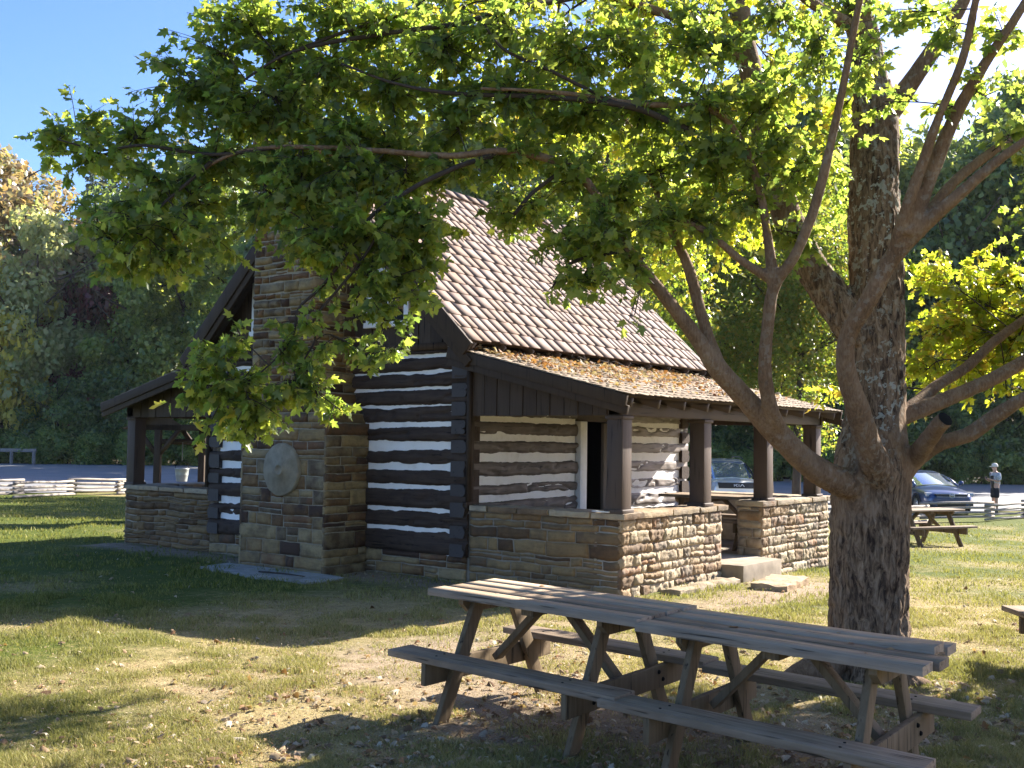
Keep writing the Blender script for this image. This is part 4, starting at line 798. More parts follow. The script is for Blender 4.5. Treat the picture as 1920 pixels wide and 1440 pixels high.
for l in BRAN:
    b_ = cat(A([np.append(at(x, y, D), rp*D/CF) for x, y, D, rp in l]), 6); LW.append(b_)
sk_ = np.vstack([l[::2] for i, l in enumerate(LW) if i not in (2, 3, 4)]); sk_ = sk_[sk_[:, 2] > 2.0]
tw = MB(); LP = {0: [], 1: []}
for b_ in LW[len(LIMB):]: tw.tube(b_[:, :3], b_[:, 3], 7, True, .003)
rg = np.random.default_rng(99)
for ci, (px, py, D, rx, ry, n, rz, kind, droop) in enumerate(CL):
    D = D+(.28 if (px < 1250 and 40 < py < 420 and kind == 0) else 0); c = at(px, py, D); ax = rx*D/CF; az = ry*D/CF
    dd = np.linalg.norm((sk_[:, :3]-c)*A([1, 1, 1.15]), axis=1)+np.where(sk_[:, 2] < c[2]-2.5, .6, 0)+np.where(sk_[:, 3] < .02, .12, 0); j = int(np.argmin(dd)); s = sk_[j, :3]
    L = np.linalg.norm(c-s); mid = (s+c)/2+A([0, 0, .12*L])+rg.normal(0, .06*L, 3)
    br = cat([s, mid, c], 7); r0 = min(.010, .003+.004*L); 
    if L > .1: tw.tube(br, np.linspace(r0, .004, len(br)), 5, False)
    vis = py > -140 and px < 2000; n = int(n*((1.45 if droop > .5 else 1.2) if vis else 1)); D_ = D
    nt = max(3, n//13); per = n/nt; pv = []
    for t in range(nt):
        u = rdir(1, rg)[0]*rg.random()**.33*1.22; e = c+RT*u[0]*ax+A([0, 0, 1.])*u[1]*az+nrm(A([FW[0], FW[1], 0]))*u[2]*rz
        b0 = br[int(rg.uniform(.45, 1)*(len(br)-1))]; lv = e-b0; ll = np.linalg.norm(lv)+1e-6
        m_ = b0+lv*.5+A([0, 0, .1*ll*(1-droop)]); pts = cat([b0, m_, e], 4)
        if py > -140 and px < 2000: tw.tube(pts, np.linspace(.0042, .0016, len(pts)), 3, False)
        k = max(2, int(rg.poisson(per))); d = nrm(pts[-1]-pts[-2])
        tt = np.concatenate([rg.uniform(.15, 1, k-1), [1]]); idx = tt*(len(pts)-1); i0 = np.minimum(idx.astype(int), len(pts)-2); fr = (idx-i0)[:, None]
        base = pts[i0]*(1-fr)+pts[i0+1]*fr; X = d[None]*.5+rdir(k, rg)*A([1, 1, .6])*1.+A([0, 0, -droop])*.9; X /= np.linalg.norm(X, axis=1)[:, None]
        pet = rg.uniform(.012, .05, k)[:, None]; LP[kind].append(np.hstack([base+X*pet, X]))
        if D > 6.95 and rg.random() < .5: pass
        if py > -140 and px < 2000 and D < 8.2:
            for q0, q1 in zip(base, base+X*pet): tw.tube([q0, q1], [.0011, .0009], 3, False)
maple.part(tw, 'twigs', M['twig'], to)
for kind, mat in ((0, 'leaf'), (1, 'leaf_y')):
    Q = np.vstack(LP[kind]); n = len(Q); rq = np.random.default_rng(3+kind)
    nl = rdir(n, rq)*.95+A([0, 0, .75]); big = proj(Q[:, :3]); off = (big[:, 1] < -60) | (big[:, 0] > 1990); lm = leaves(Q[:, :3], Q[:, 3:], nl, rq.uniform(.036, .086, n)*np.where(off, 1.75, 1.), .42, 5+kind)
    maple.part(lm, 'crown', M[mat], maple.e)
print('leaves', [len(np.vstack(LP[k])) for k in LP], 'trunk verts', len(me.vertices))
# ------------------------------------------------------------------ trees of the background
TUFT = A([(0, 0), (.15, .3), (.45, .42), (.6, .2), (1, .15), (.75, -.1), (.6, -.4), (.3, -.3)])
def crown_mesh(name, seed, H, Rr, base, n, size, conifer=False, lobes=30, lean=0):
    r = np.random.default_rng(seed); P = []; Nn = []
    if conifer:
        z = base+(H-base)*(1-np.sqrt(r.random(n))); rr = Rr*(1-(z-base)/(H-base))**.8*(.55+.45*np.abs(np.sin(z*5.5+seed)))*np.sqrt(r.uniform(.15, 1, n)); an = np.round(r.uniform(0, 9, n))*.7+z*2+r.normal(0, .22, n)
        P = np.stack([rr*np.cos(an), rr*np.sin(an), z-rr*.22], -1); Nn = rdir(n, r)*.7+A([0, 0, .8]); X = np.stack([np.cos(an), np.sin(an), an*0-.35], -1)+rdir(n, r)*.5
    else:
        per = n//lobes; X = []
        for k in range(lobes):
            d = rdir(1, r)[0]; u = r.random()**.33; zc = base+(H-base)*(.5+.44*d[2]*u); f = math.sin(math.pi*min(1, max(.06, (zc-base)/(H-base)*.86+.1)))**.6
            c = A([d[0]*Rr*.8*u*f, d[1]*Rr*.8*u*f, zc]); lr = Rr*r.uniform(.17, .34); q = rdir(per, r); rad = lr*r.uniform(.45, 1.06, per)**.6
            p = q*rad[:, None]*A([1.1, 1.1, .72]); keep = (p[:, 2] > -lr*.45) | (r.random(per) < .35)
            p = p[keep]; P.append(c+p+.05*lr*r.normal(size=p.shape)); Nn.append(q[keep]*1.+A([0, 0, .35])+rdir(len(p), r)*.5); X.append(q[keep]*.6+rdir(len(p), r)+A([0, 0, -.4]))
        P = np.vstack(P); Nn = np.vstack(Nn); X = np.vstack(X)
    mb = leaves(P, X, Nn, r.uniform(.6, 1.3, len(P))*size, .4, seed, TUFT, (.45, 0))
    me = mb.mesh(name); return me
def trunk_mesh(seed, H, Rr, base, r0, conifer=False):
    r = np.random.default_rng(seed+100); mb = MB(); z = np.linspace(-.5, H*.86, 10); w = np.cumsum(r.normal(0, .05*(0 if conifer else 1), (10, 2)), 0)
    pts = np.stack([w[:, 0], w[:, 1], z], -1); mb.tube(pts, r0*np.linspace(1, .18, 10), 8)
    if not conifer:
        for k in range(9):
            i = r.integers(3, 9); p0 = pts[i]; a = r.uniform(0, 6.28); L = Rr*r.uniform(.45, .85); e = p0+A([math.cos(a)*L, math.sin(a)*L, L*r.uniform(.3, .9)]); mb.tube(cat([p0, (p0+e)/2+A([0, 0, -.05*L]), e], 4), np.linspace(r0*.4, r0*.08, 9), 5)
    return mb.mesh('trunk', smooth=True)
def lm(name, cols, tr, k=2.9):
    return leafmat(name, cols, tr, [(min(.75, a*k*1.15), min(.75, b*k), c*k*.55) for a, b, c in cols])
LMS = {
 'dark': lm('dark_green_leaf', [(0.055, 0.094, 0.038), (0.077, 0.123, 0.044), (0.102, 0.154, 0.051), (0.128, 0.179, 0.060)], .45, 3.4),
 'mid': lm('mid_green_leaf', [(0.102, 0.154, 0.048), (0.137, 0.188, 0.055), (0.171, 0.222, 0.065), (0.205, 0.248, 0.072)], .45),
 'pale': lm('pale_green_leaf', [(0.188, 0.231, 0.102), (0.239, 0.282, 0.120), (0.299, 0.325, 0.145), (0.359, 0.342, 0.171)], .42),
 'yellow': lm('yellow_leaf', [(0.410, 0.342, 0.060), (0.547, 0.444, 0.068), (0.342, 0.325, 0.068), (0.615, 0.444, 0.085)], .45, 2.2),
 'rust': lm('rusty_leaf', [(0.207, 0.177, 0.104), (0.268, 0.201, 0.122), (0.207, 0.207, 0.110), (0.305, 0.220, 0.134), (0.171, 0.195, 0.091)], .35, 2.2),
 'wine': lm('wine_red_leaf', [(0.120, 0.044, 0.048), (0.171, 0.051, 0.051), (0.205, 0.060, 0.051), (0.120, 0.077, 0.051)], .35, 2.),
 'pine': lm('blue_green_needles', [(0.085, 0.120, 0.085), (0.111, 0.145, 0.099), (0.145, 0.179, 0.116), (0.222, 0.222, 0.145)], .25, 2.2),
 'near': leafmat('sunlit_green_leaf', [(.045, .075, .018), (.06, .09, .02), (.08, .105, .024), (.10, .115, .028), (.13, .115, .03)], .5, [(.22, .34, .035), (.3, .42, .04), (.38, .48, .04), (.46, .5, .05), (.52, .42, .05)]),
}
VAR = {}
for k, (sd, H, Rr, base, n, sz, con, lob, r0) in {'broad': (1, 17, 5.2, 2.2, 9500, .40, 0, 40, .28), 'tall': (2, 22, 4.6, 3.5, 9500, .40, 0, 42, .3), 'loose': (3, 18, 5.6, 2.5, 7500, .40, 0, 28, .26), 'low': (4, 9, 4.2, .6, 6500, .34, 0, 30, .16), 'pine': (5, 25, 4.2, 2.5, 11000, .42, 1, 0, .3), 'bush': (6, 3.2, 2.6, -.3, 3600, .24, 0, 22, .06), 'near': (7, 12, 4.6, 1.7, 30000, .15, 0, 60, .22), 'near2': (8, 13, 4.4, 2.0, 30000, .15, 0, 50, .2)}.items():
    VAR[k] = (crown_mesh('crown', sd, H, Rr, base, n, sz, bool(con), lob), trunk_mesh(sd, H, Rr, base, r0, bool(con)), H)
for k in VAR: VAR[k][1].materials.append(M['trunkfar']); VAR[k][0].materials.append(LMS['dark'])
def plant(var, mat, x, y, h, label, group, name='tree', catg='tree', rz=None, sxy=1.):
    cm, tm, H = VAR[var]; rz = random.uniform(0, 6.28) if rz is None else rz
    e = thing(name, (x, y, gh(x)), label, catg, group, rz); s = h/H; e.scale = (s*sxy, s*sxy, s)
    for me, nm, m in ((tm, 'trunk', None), (cm, 'crown', LMS[mat])):
        o = bpy.data.objects.new(nm, me); COL.objects.link(o); o.parent = e
        if m: o.material_slots[0].link = 'OBJECT'; o.material_slots[0].material = m
    return e
def pp(px, D): p = at(px, 830, D); return p[0], p[1]
GL, GR_, GC = 'green trees of the wood beyond the parking lot on the left', 'dark trees of the wood across the lot on the right', 'green trees standing behind the cabin'
LL, LR_, LC_ = 'green leafy tree in the wood beyond the parking lot, left of the cabin', 'green tree in the shaded wood across the lot, right of the cabin', 'green leafy tree of the wood rising behind the cabin roof'
# left wood, three rows deep
for px, D, h, var, mat in [(60, 92, 16, 'broad', 'pale'), (235, 93, 14, 'broad', 'mid'), (340, 95, 17, 'loose', 'mid'), (430, 94, 19, 'tall', 'dark'), (150, 98, 17, 'tall', 'pale'), (290, 101, 20, 'tall', 'mid'), (410, 102, 23, 'tall', 'dark'), (-60, 96, 16, 'broad', 'mid'), (-150, 98, 18, 'loose', 'mid'), (20, 104, 19, 'broad', 'mid'), (100, 108, 19, 'loose', 'pale'), (200, 108, 20, 'broad', 'dark'), (360, 110, 25, 'tall', 'mid'), (470, 106, 24, 'broad', 'dark'), (-240, 100, 19, 'tall', 'dark'), (-110, 110, 20, 'tall', 'mid')]:
    plant(var, mat, *pp(px, D), h*1.42, LL, GL, sxy=.85)
for px, D, h in [(110, 90, 8), (180, 91, 9), (290, 91, 8), (380, 91, 9), (30, 92, 8), (-40, 93, 9), (450, 91, 9)]: plant('low', 'dark', *pp(px, D), h, 'low dark bushy tree at the front edge of the wood on the left', 'low trees edging the left wood')
for px, D, h in [(70, 114, 31), (165, 112, 32), (215, 116, 36), (262, 113, 33), (325, 118, 37), (395, 120, 38)]: plant('pine', 'pine', *pp(px, D), h, 'tall pale conifer rising above the wood left of the cabin', 'conifers rising above the left wood')
plant('loose', 'rust', *pp(45, 99), 29, 'rust coloured autumn tree at the left edge of the photo', None)
plant('tall', 'rust', *pp(-40, 101), 33, 'second rusty brown tree cut by the left edge of the photo', None)
plant('low', 'yellow', *pp(2, 91), 18.5, 'bright yellow tree low at the left edge of the wood', None, sxy=.6)
plant('low', 'wine', *pp(150, 97), 20, 'wine red tree among the green trees left of the cabin', None, sxy=.6)
# behind the cabin
for px, D, h, var, mat in [(560, 90, 20, 'tall', 'mid'), (650, 88, 21, 'broad', 'dark'), (740, 86, 22, 'tall', 'mid'), (840, 84, 22, 'broad', 'dark'), (930, 82, 22, 'tall', 'mid'), (1030, 80, 21, 'broad', 'mid'), (1120, 78, 21, 'tall', 'dark'), (1210, 77, 20, 'broad', 'dark'), (1300, 76, 20, 'tall', 'dark'), (1390, 75, 21, 'broad', 'dark'), (1480, 75, 21, 'tall', 'dark')]: plant(var, mat, *pp(px, D), h*1.4, LC_, GC)
# right wood
for px, D, h, var, mat in [(1560, 74, 20, 'broad', 'dark'), (1640, 74, 19, 'tall', 'mid'), (1720, 74, 17, 'loose', 'dark'), (1800, 73, 17, 'broad', 'mid'), (1880, 74, 18, 'broad', 'dark'), (1970, 73, 20, 'tall', 'mid'), (1600, 82, 23, 'tall', 'mid'), (1690, 83, 20, 'broad', 'mid'), (1770, 84, 19, 'tall', 'dark'), (1860, 83, 22, 'tall', 'mid'), (1950, 84, 24, 'broad', 'dark'), (2070, 75, 21, 'broad', 'dark'), (2180, 76, 22, 'tall', 'dark')]: plant(var, mat, *pp(px, D), h*1.4, LR_, GR_, sxy=.9)
plant('loose', 'yellow', *pp(1715, 90), 30, 'yellowing tree top beside the maple trunk on the right', None)
for px, D, h in [(1540, 72, 7), (1610, 71.5, 8), (1690, 71.5, 7), (1755, 71, 7), (1820, 71.5, 8), (1890, 71, 7), (1960, 71, 8)]: plant('low', 'dark', *pp(px, D), h, 'low dark bushy tree across the lot behind the person', 'low trees edging the right wood')
for px, D, h in [(1300, 73, 8), (1370, 73, 8), (1450, 72, 8)]: plant('low', 'dark', *pp(px, D), h, 'low dark bushy tree behind the white car', 'low trees behind the white car')
for px, D in [(x, 88+(i % 3)*.8) for i, x in enumerate(range(-40, 470, 34))]+[(x, 69.6+(i % 3)*.7) for i, x in enumerate(range(1290, 1990, 42))]: plant('bush', 'mid', *pp(px, D), random.uniform(2., 3.6), 'leafy green bush at the foot of the wood beyond the lot', 'bushes at the foot of the wood', 'bush', 'bush')
# nearer trees on the lawn behind the cabin
plant('near', 'near', *pp(1438, 45), 15.5, 'airy sunlit tree standing behind the white car and the porch', None, rz=1.)
plant('near2', 'near', *pp(1130, 36), 13.5, 'tall sunlit tree behind the middle of the cabin roof', None, rz=2.)
plant('near', 'near', *pp(900, 40), 11, 'shorter sunlit tree behind the near half of the cabin ridge', None, rz=3.)
plant('near2', 'near', *pp(1490, 42), 12.5, 'leafy tree between the last porch post and the maple trunk', None, rz=4.)
bm = bmesh.new(); ff = [(-30, 84), (0, 93), (30, 85), (40, 77), (48, 69), (60, 31), (65.5, 11), (75, -20), (62, -32), (90, -60), (220, 0), (200, 220), (-80, 220)]
bm.faces.new([bm.verts.new((x, y, gh(x)+.05)) for x, y in ff]); bmesh.ops.triangulate(bm, faces=bm.faces[:]); bmesh.ops.recalc_face_normals(bm, faces=bm.faces[:])
me = bpy.data.meshes.new('forest_floor'); bm.to_mesh(me); bm.free(); me.materials.append(M['forest']); o = bpy.data.objects.new('forest_floor', me); COL.objects.link(o); tag(o, kind='structure')
# ------------------------------------------------------------------ split rail fences
def fence(pts, label, h=.58, seed=0):
    r = np.random.default_rng(seed); p0 = A(pts[0]); e = W('split_rail_fence', (p0[0], p0[1], gh(p0[0])), label, 'fence', 'split rail fences')
    zz = []
    for (a, b) in zip(pts[:-1], pts[1:]):
        a, b = A(a, float), A(b, float); L = np.linalg.norm(b-a); n = max(1, round(L/2.6)); nn = A([-(b-a)[1], (b-a)[0]])/L
        for i in range(n): zz.append(a+(b-a)*i/n+nn*(.28 if len(zz) % 2 else -.28))
    zz.append(A(pts[-1], float))
    for i, (a, b) in enumerate(zip(zz[:-1], zz[1:])):
        d = (b-a)/np.linalg.norm(b-a)
        for k in range(4):
            z = .07+k*h/4+(.07 if i % 2 else 0); m = MB(); q0 = np.append(a-d*.22, gh(a[0])+z); q1 = np.append(b+d*.22, gh(b[0])+z+r.uniform(-.02, .02))
            m.tube([q0, (q0*2+q1)/3+r.normal(0, .012, 3), (q0+q1*2)/3+r.normal(0, .012, 3), q1], r.uniform(.036, .052, 4), 6, True, .012, i); e.part(m, 'rail', M['rail'])
fence([(1.5, 22.7), (6.2, 24.5), (9.6, 26.3), (13.2, 28.3)], 'low zigzag split rail fence along the lot, left of the cabin', .52, 1)
fence([(18.5, 6.2), (22.6, 4.6), (27, 2.9), (32.5, .8), (38, -1.8)], 'low split rail fence before the dark blue car and the person', .6, 2)
br = W('wooden_barrier', (*pp(20, 86), -.6), 'pale single rail wooden barrier far across the lot at the left edge', 'barrier')
a0, a1 = at(-70, 840, 86), at(68, 840, 86); a0[2] = a1[2] = gh(40)+1.12
m = MB(); m.beam(a0, a1, .14, .28); br.part(m, 'rail', M['rail'], bevel=.02)
for px in (-50, 22, 64): p = at(px, 840, 86); m = MB(); m.beam((p[0], p[1], -.9), (p[0], p[1], gh(40)+1.1), .2, .2, (1, 0, 0)); br.part(m, 'post', M['rail'], bevel=.02)
# ------------------------------------------------------------------ well house seen through the left porch
wc = at(338, 850, 22.5); wx, wy = wc[0], wc[1]; wl = W('well_house', (wx, wy, -.05), 'dark wooden well house with braced posts and a small shingled roof', 'well house')
ax_ = nrm(A([RT[0], RT[1], 0])); bx_ = A([-ax_[1], ax_[0], 0])
def wp(a, b, z): return A([wx, wy, 0])+ax_*a+bx_*b+A([0, 0, z])
for a, b in ((-.36, -.32), (.36, .32)):
    m = MB(); m.beam(wp(a, b, 0), wp(a, b, 1.86), .13, .13, ax_); po = wl.part(m, 'post', M['dark'], bevel=.008)
    for s in (-1, 1): m = MB(); m.beam(wp(a, b, 1.32), wp(a+s*.42, b, 1.86), .08, .09, bx_); wl.part(m, 'brace', M['dark'])
for b in (-.32, .32): m = MB(); m.beam(wp(-.75, b, 1.91), wp(.75, b, 1.91), .10, .12); wl.part(m, 'beam', M['dark'], bevel=.006)
m = MB(); g = [wp(-.78, -.34, 1.86), wp(.1, -.34, 1.86), wp(.1, -.34, 1.97), wp(-.1, -.34, 2.1), wp(-.34, -.34, 2.17), wp(-.58, -.34, 2.1), wp(-.78, -.34, 1.97)]; m.prism(g, -bx_*.03); wl.part(m, 'gable_board', M['dark'])
m = shingle_roof(wp(.95, -.55, 1.86), -bx_*-1, nrm(A([-ax_[0], -ax_[1], .62])), 1.1, 1.1, .2, (.1, .2), .02, 51); wl.part(m, 'roof', M['shingle'])
m = shingle_roof(wp(-.95, -.55, 1.86), bx_, nrm(A([ax_[0], ax_[1], .62])), 1.1, 1.1, .2, (.1, .2), .02, 52); wl.part(m, 'roof', M['shingle'])
m = MB(); m.tube([wp(-.5, 0, 1.62), wp(.5, 0, 1.62)], [.06, .06], 10); wl.part(m, 'windlass', M['dark'])
st = MB(); 
for s_ in (-1, 1): c_ = wp(0, s_*.55, 0); stones(st, wp(-.75, s_*.55, 0), ax_, bx_*s_, 0, 1.5, -.2, .62, (.1, .16), (.2, .4), (.01, .03), .012, seed=66+s_, res=.06)
wl.part(st, 'well_wall', M['stone'], smooth=True)
m = MB(); m.box(-.7, .7, -.54, .54, -.2, .6); v = m.V[0]; m.V[0] = A([wp(*q) for q in v]); wl.part(m, 'well_core', M['mortar'])
m = MB(); m.box(-.82, .82, -.62, .62, .6, .67); v = m.V[0]; m.V[0] = A([wp(*q) for q in v]); wl.part(m, 'well_cover', M['dark'], bevel=.01)
bk = wp(.06, -.05, .80); bw = W('bucket', tuple(bk), 'pale galvanised bucket hanging inside the well house', 'bucket')
zinc = plain('zinc', (.42, .45, .44), .45, .5, .35, .12, 12)
m = MB(); m.lathe([(.0001, 0), (.105, 0), (.108, .02), (.125, .13), (.128, .135), (.128, .15), (.14, .255), (.145, .26), (.145, .275), (.133, .275), (.10, .02), (.0001, .02)], bk, (0, 0, 1), 28); bw.part(m, 'body', zinc, smooth=True)
m = MB(); t_ = np.linspace(0, math.pi, 12); m.tube([bk+ax_*.14*math.cos(a)+A([0, 0, .26+.17*math.sin(a)]) for a in t_], [.006]*12, 6); hd = bw.part(m, 'handle', M['black'])
m = MB(); m.tube([bk+A([0, 0, .43]), bk+A([0, 0, .82])], [.008, .008], 6); bw.part(m, 'rope', M['rail'], bw.e)
# ------------------------------------------------------------------ cars
def loft(sections):
    """sections: list of (k,3) rings, closed"""
    mb = MB(); S = A(sections, float); P = np.concatenate([S, S[:, :1]], 1); mb.grid(P)
    for k, fl in ((0, True), (-1, False)):
        ring = S[k]; c = ring.mean(0); m = len(ring); f = [[j, (j+1) % m, m] for j in range(m)]; mb.add(np.vstack([ring, c]), [x[::-1] for x in f] if fl else f)
    return mb
def body_ring(x, w, zb, zs, zt, crown=.03):
    half = [(0, zb), (w*.8, zb), (w*.95, zb+.06), (w, zb+.2), (w*1.0, (zb+zs)/2), (w*.985, zs-.05), (w*.94, zs), (w*.86, (zs+zt)/2+.005), (w*.6, zt), (0, zt+crown)]
    return [(x, y, z) for y, z in half]+[(x, -y, z) for y, z in half[-2:0:-1]]
def house_ring(x, w0, w1, z0, z1):
    half = [(0, z0), (w0, z0), (w0*.3+w1*.7+.02, z0+(z1-z0)*.62), (w1, z1-.05), (w1*.86, z1), (0, z1+.025)]
    return [(x, y, z) for y, z in half]+[(x, -y, z) for y, z in half[-2:0:-1]]
def paint(name, col, metal=.3):
    t = NT(name); b = t.n('BsdfPrincipled'); t.set(b, 'Base Color', col); t.set(b, 'Metallic', metal); t.set(b, 'Roughness', .28); t.set(b, 'Coat Weight', .8); t.set(b, 'Coat Roughness', .04)
    return t.done(b.outputs[0])
M['wind'] = (lambda t: t.done(t.pbr((.5, .58, .68), .04, .8, None, .75)))(NT('windscreen_glass')); M['tyre'] = plain('tyre_rubber', (.02, .02, .02), .85, .2); M['alloy'] = plain('alloy', (.45, .46, .47), .3, .5, .8, .05); M['lamp'] = glassmat('headlamp_glass', (.35, .37, .4), .08); M['trim'] = plain('black_trim', (.015, .015, .017), .4, .4); M['chrome'] = plain('chrome_trim', (.7, .7, .7), .15, .5, 1., .02)
def strokes(mb, segs, o, sx, sz, t, x):
    for s in segs:
        for (a, b) in zip(s[:-1], s[1:]): mb.beam((x, o[0]+a[0]*sx, o[1]+a[1]*sz), (x, o[0]+b[0]*sx, o[1]+b[1]*sz), t, .012, (1, 0, 0))
def car(name, label, loc, yaw, col, rings, house, hw, wheels, wr, front, suv, catg='car'):
    e = thing(name, loc, label, catg, None, yaw); pm = paint(name+'_paint', col)
    def sub(mb): return mb
    b = loft([body_ring(*q) for q in rings]).build('body', pm, e, smooth=True); sb = b.modifiers.new('s', 'SUBSURF'); sb.levels = sb.render_levels = 1
    g = loft([house_ring(*q) for q in house]).build('windows', M['wind'], e, smooth=True)
    # roof skin and pillars
    rr_ = [q for q in house if q[4] > house[len(house)//2][4]-.12]
    S = []
    for q in rr_:
        h_ = house_ring(*q); S.append([A(p)+A([0, 0, .012]) for p in (h_[3], h_[4], h_[5], h_[6], h_[7])])
    m = MB(); P = A(S); m.grid(P); P2 = P-A([0, 0, .03]); m.grid(P2[::-1]); ro = m.build('roof', pm, e, smooth=True)
    for s in (1, -1):
        m = MB()
        for i, j in ((0, 1), (-2, -1)):
            a = house_ring(*house[i]); c = house_ring(*house[j]); k = lambda h_, n_: A(h_[n_])*A([1, s, 1])
            if i == 0: m.tube([k(a, 1)+A([0, s*.005, 0]), (k(a, 1)+k(c, 3))/2+A([0, s*.03, .04]), k(c, 3)], [.04, .035, .035], 6)
            else: m.tube([k(a, 3), (k(c, 1)+k(a, 3))/2+A([0, s*.03, .04]), k(c, 1)], [.05, .06, .06], 6)
        mid = house[len(house)//2]; h_ = house_ring(*mid); p1, p3 = A(h_[1])*A([1, s, 1]), A(h_[3])*A([1, s, 1]); m.tube([p1+A([0, s*.01, 0]), A(h_[2])*A([1, s, 1])+A([0, s*.01, 0]), p3], [.04]*3, 6)
        m.build('pillar', M['trim'] if suv else pm, e, smooth=True)
        m = MB(); x = house[0][0]-.28; y = s*(hw+.13); z = house[0][3]+.10
        m.lathe([(.0001, -.1), (.07, -.09), (.095, -.02), (.09, .05), (.0001, .07)], (x, y, z), (1, 0, 0), 12); m.beam((x, y-s*.02, z-.06), (x, y-s*.18, z-.1), .05, .04); m.build('mirror', pm, e, smooth=True)
    for wx_ in wheels:
        for s in (1, -1):
            c = A([wx_, s*(hw-.10), wr]); m = MB(); m.lathe([(wr*.62, -.11), (wr*.9, -.11), (wr, -.07), (wr, .07), (wr*.92, .11), (wr*.62, .115)], c, (0, s, 0), 28); w_ = m.build('wheel', M['tyre'], e, smooth=True)
            m = MB(); m.lathe([(.0001, .09), (wr*.15, .10), (wr*.2, .08), (wr*.62, .105), (wr*.64, .06), (wr*.64, -.1)], c, (0, s, 0), 28); m.build('rim', M['alloy'], w_)
            m = MB(); m.lathe([(wr*1.05, .0), (wr*1.14, .0), (wr*1.14, .035), (wr*1.05, .035)], c+A([0, s*.075, .0]), (0, s, 0), 28); m.build('wheel_arch', M['trim'], e)
    front(e, pm); return e
def suv_front(e, pm):
    X = 2.41
    m = MB(); m.prism([(X-.02, -.70, .80), (X-.02, .70, .80), (X-.02, .74, 1.0), (X-.02, -.74, 1.0)], (.075, 0, 0)); g = m.build('grille', M['trim'], e, bevel=.01)
    m = MB()
    for z in (.84, .88, .92, .96): m.beam((X+.058, -.68, z), (X+.058, .68, z), .008, .012)
    m.build('grille_bar', M['glass'], g)
    lg = MB(); K = [[(0, 0), (0, 1)], [(.05, .5), (.7, 1)], [(.25, .65), (.7, 0)], [(1.02, 0), (1.02, 1)], [(1.3, 0), (1.75, 1), (2.2, 0)]]
    strokes(lg, K, (-.17, .86), .16, .085, .022, X+.062); lg.build('emblem', M['white'], g)
    for s in (1, -1):
        m = MB(); m.prism([(X-.16, s*.80, .66), (X-.03, s*.80, .66), (X-.03, s*.80, 1.01), (X-.16, s*.80, 1.01)], (0, s*.13, 0)); m.build('headlight', M['lamp'], e, bevel=.01)
    m = MB(); m.box(X-.1, X+.05, -.75, .75, .36, .55); m.build('bumper_intake', M['trim'], e, bevel=.02)
    m = MB(); m.box(X+.0, X+.062, -.26, .26, .60, .71); m.build('licence_plate', M['white'], e, bevel=.006)
    for s in (1, -1): m = MB(); m.tube([(.1, s*.62, 1.80), (-.3, s*.62, 1.86), (-1.7, s*.62, 1.86), (-2.0, s*.62, 1.79)], [.02]*4, 6); m.build('roof_rail', M['trim'], e)
def sed_front(e, pm):
    X = 2.265
    m = MB(); m.prism([(X-.1, -.52, .62), (X-.1, .52, .62), (X-.1, .60, .71), (X-.1, -.60, .71)], (.125, 0, 0)); g = m.build('grille', M['trim'], e, bevel=.008)
    m = MB(); m.beam((X+.02, -.58, .715), (X+.02, .58, .715), .012, .014); m.beam((X+.02, -.52, .615), (X+.02, .52, .615), .012, .012); m.build('grille_bar', M['chrome'], g)
    lg = MB(); t_ = np.linspace(0, 2*math.pi, 20); lg.tube([(X+.035, .085*math.cos(a), .665+.085*math.sin(a)) for a in t_], [.011]*20, 6, False); strokes(lg, [[(0, 1), (.5, 0), (1, 1), (1.5, 0), (2, 1)]], (-.055, .615), .055, .1, .016, X+.035); lg.build('emblem', M['chrome'], g)
    for s in (1, -1):
        m = MB(); m.prism([(X-.22, s*.60, .62), (X-.13, s*.60, .62), (X-.14, s*.62, .74), (X-.30, s*.62, .76)], (0, s*.22, 0)); m.build('headlight', M['lamp'], e, bevel=.01)
        m = MB(); m.prism([(X-.25, s*.58, .30), (X-.02, s*.58, .30), (X-.05, s*.58, .46), (X-.2, s*.58, .46)], (0, s*.2, 0)); m.build('fog_lamp', M['trim'], e, bevel=.01)
    m = MB(); m.box(X-.1, X+.03, -.5, .5, .26, .44); m.build('bumper_intake', M['trim'], e, bevel=.02)
    m = MB(); m.beam((X+.03, -.72, .25), (X+.03, .72, .25), .02, .02); m.build('chrome_strip', M['chrome'], e)
def yaw_of(p, off): d = CP[:2]-A(p[:2]); return math.atan2(d[1], d[0])+off
sp_ = at(1380, 900, 38.6); tz = gh(30)+.03
suv_r = [(-2.42, .84, .42, .95, 1.0, .02), (-2.36, .94, .32, 1.0, 1.06, .02), (-1.6, .98, .28, 1.02, 1.08, .02), (0, .985, .26, 1.02, 1.10, .02), (.95, .98, .26, 1.02, 1.12, .03), (1.5, .975, .27, 1.0, 1.10, .04), (2.1, .95, .28, .98, 1.05, .04), (2.34, .90, .30, .93, 1.01, .03), (2.42, .82, .36, .86, .94, .02)]
suv_h = [(1.18, .84, .66, 1.06, 1.12), (.30, .86, .66, 1.06, 1.68), (-.4, .87, .68, 1.06, 1.76), (-1.2, .87, .68, 1.06, 1.76), (-2.05, .86, .66, 1.04, 1.70), (-2.38, .82, .64, 1.03, 1.12)]
car('suv', 'white sport utility car parked facing the cabin, seen between the porch posts', (sp_[0]+1.9*FW[0], sp_[1]+1.9*FW[1], tz), yaw_of(sp_, .20), (.85, .86, .87), suv_r, suv_h, .98, (1.5, -1.45), .37, suv_front, True)
sd_ = at(1760, 900, 38.6)
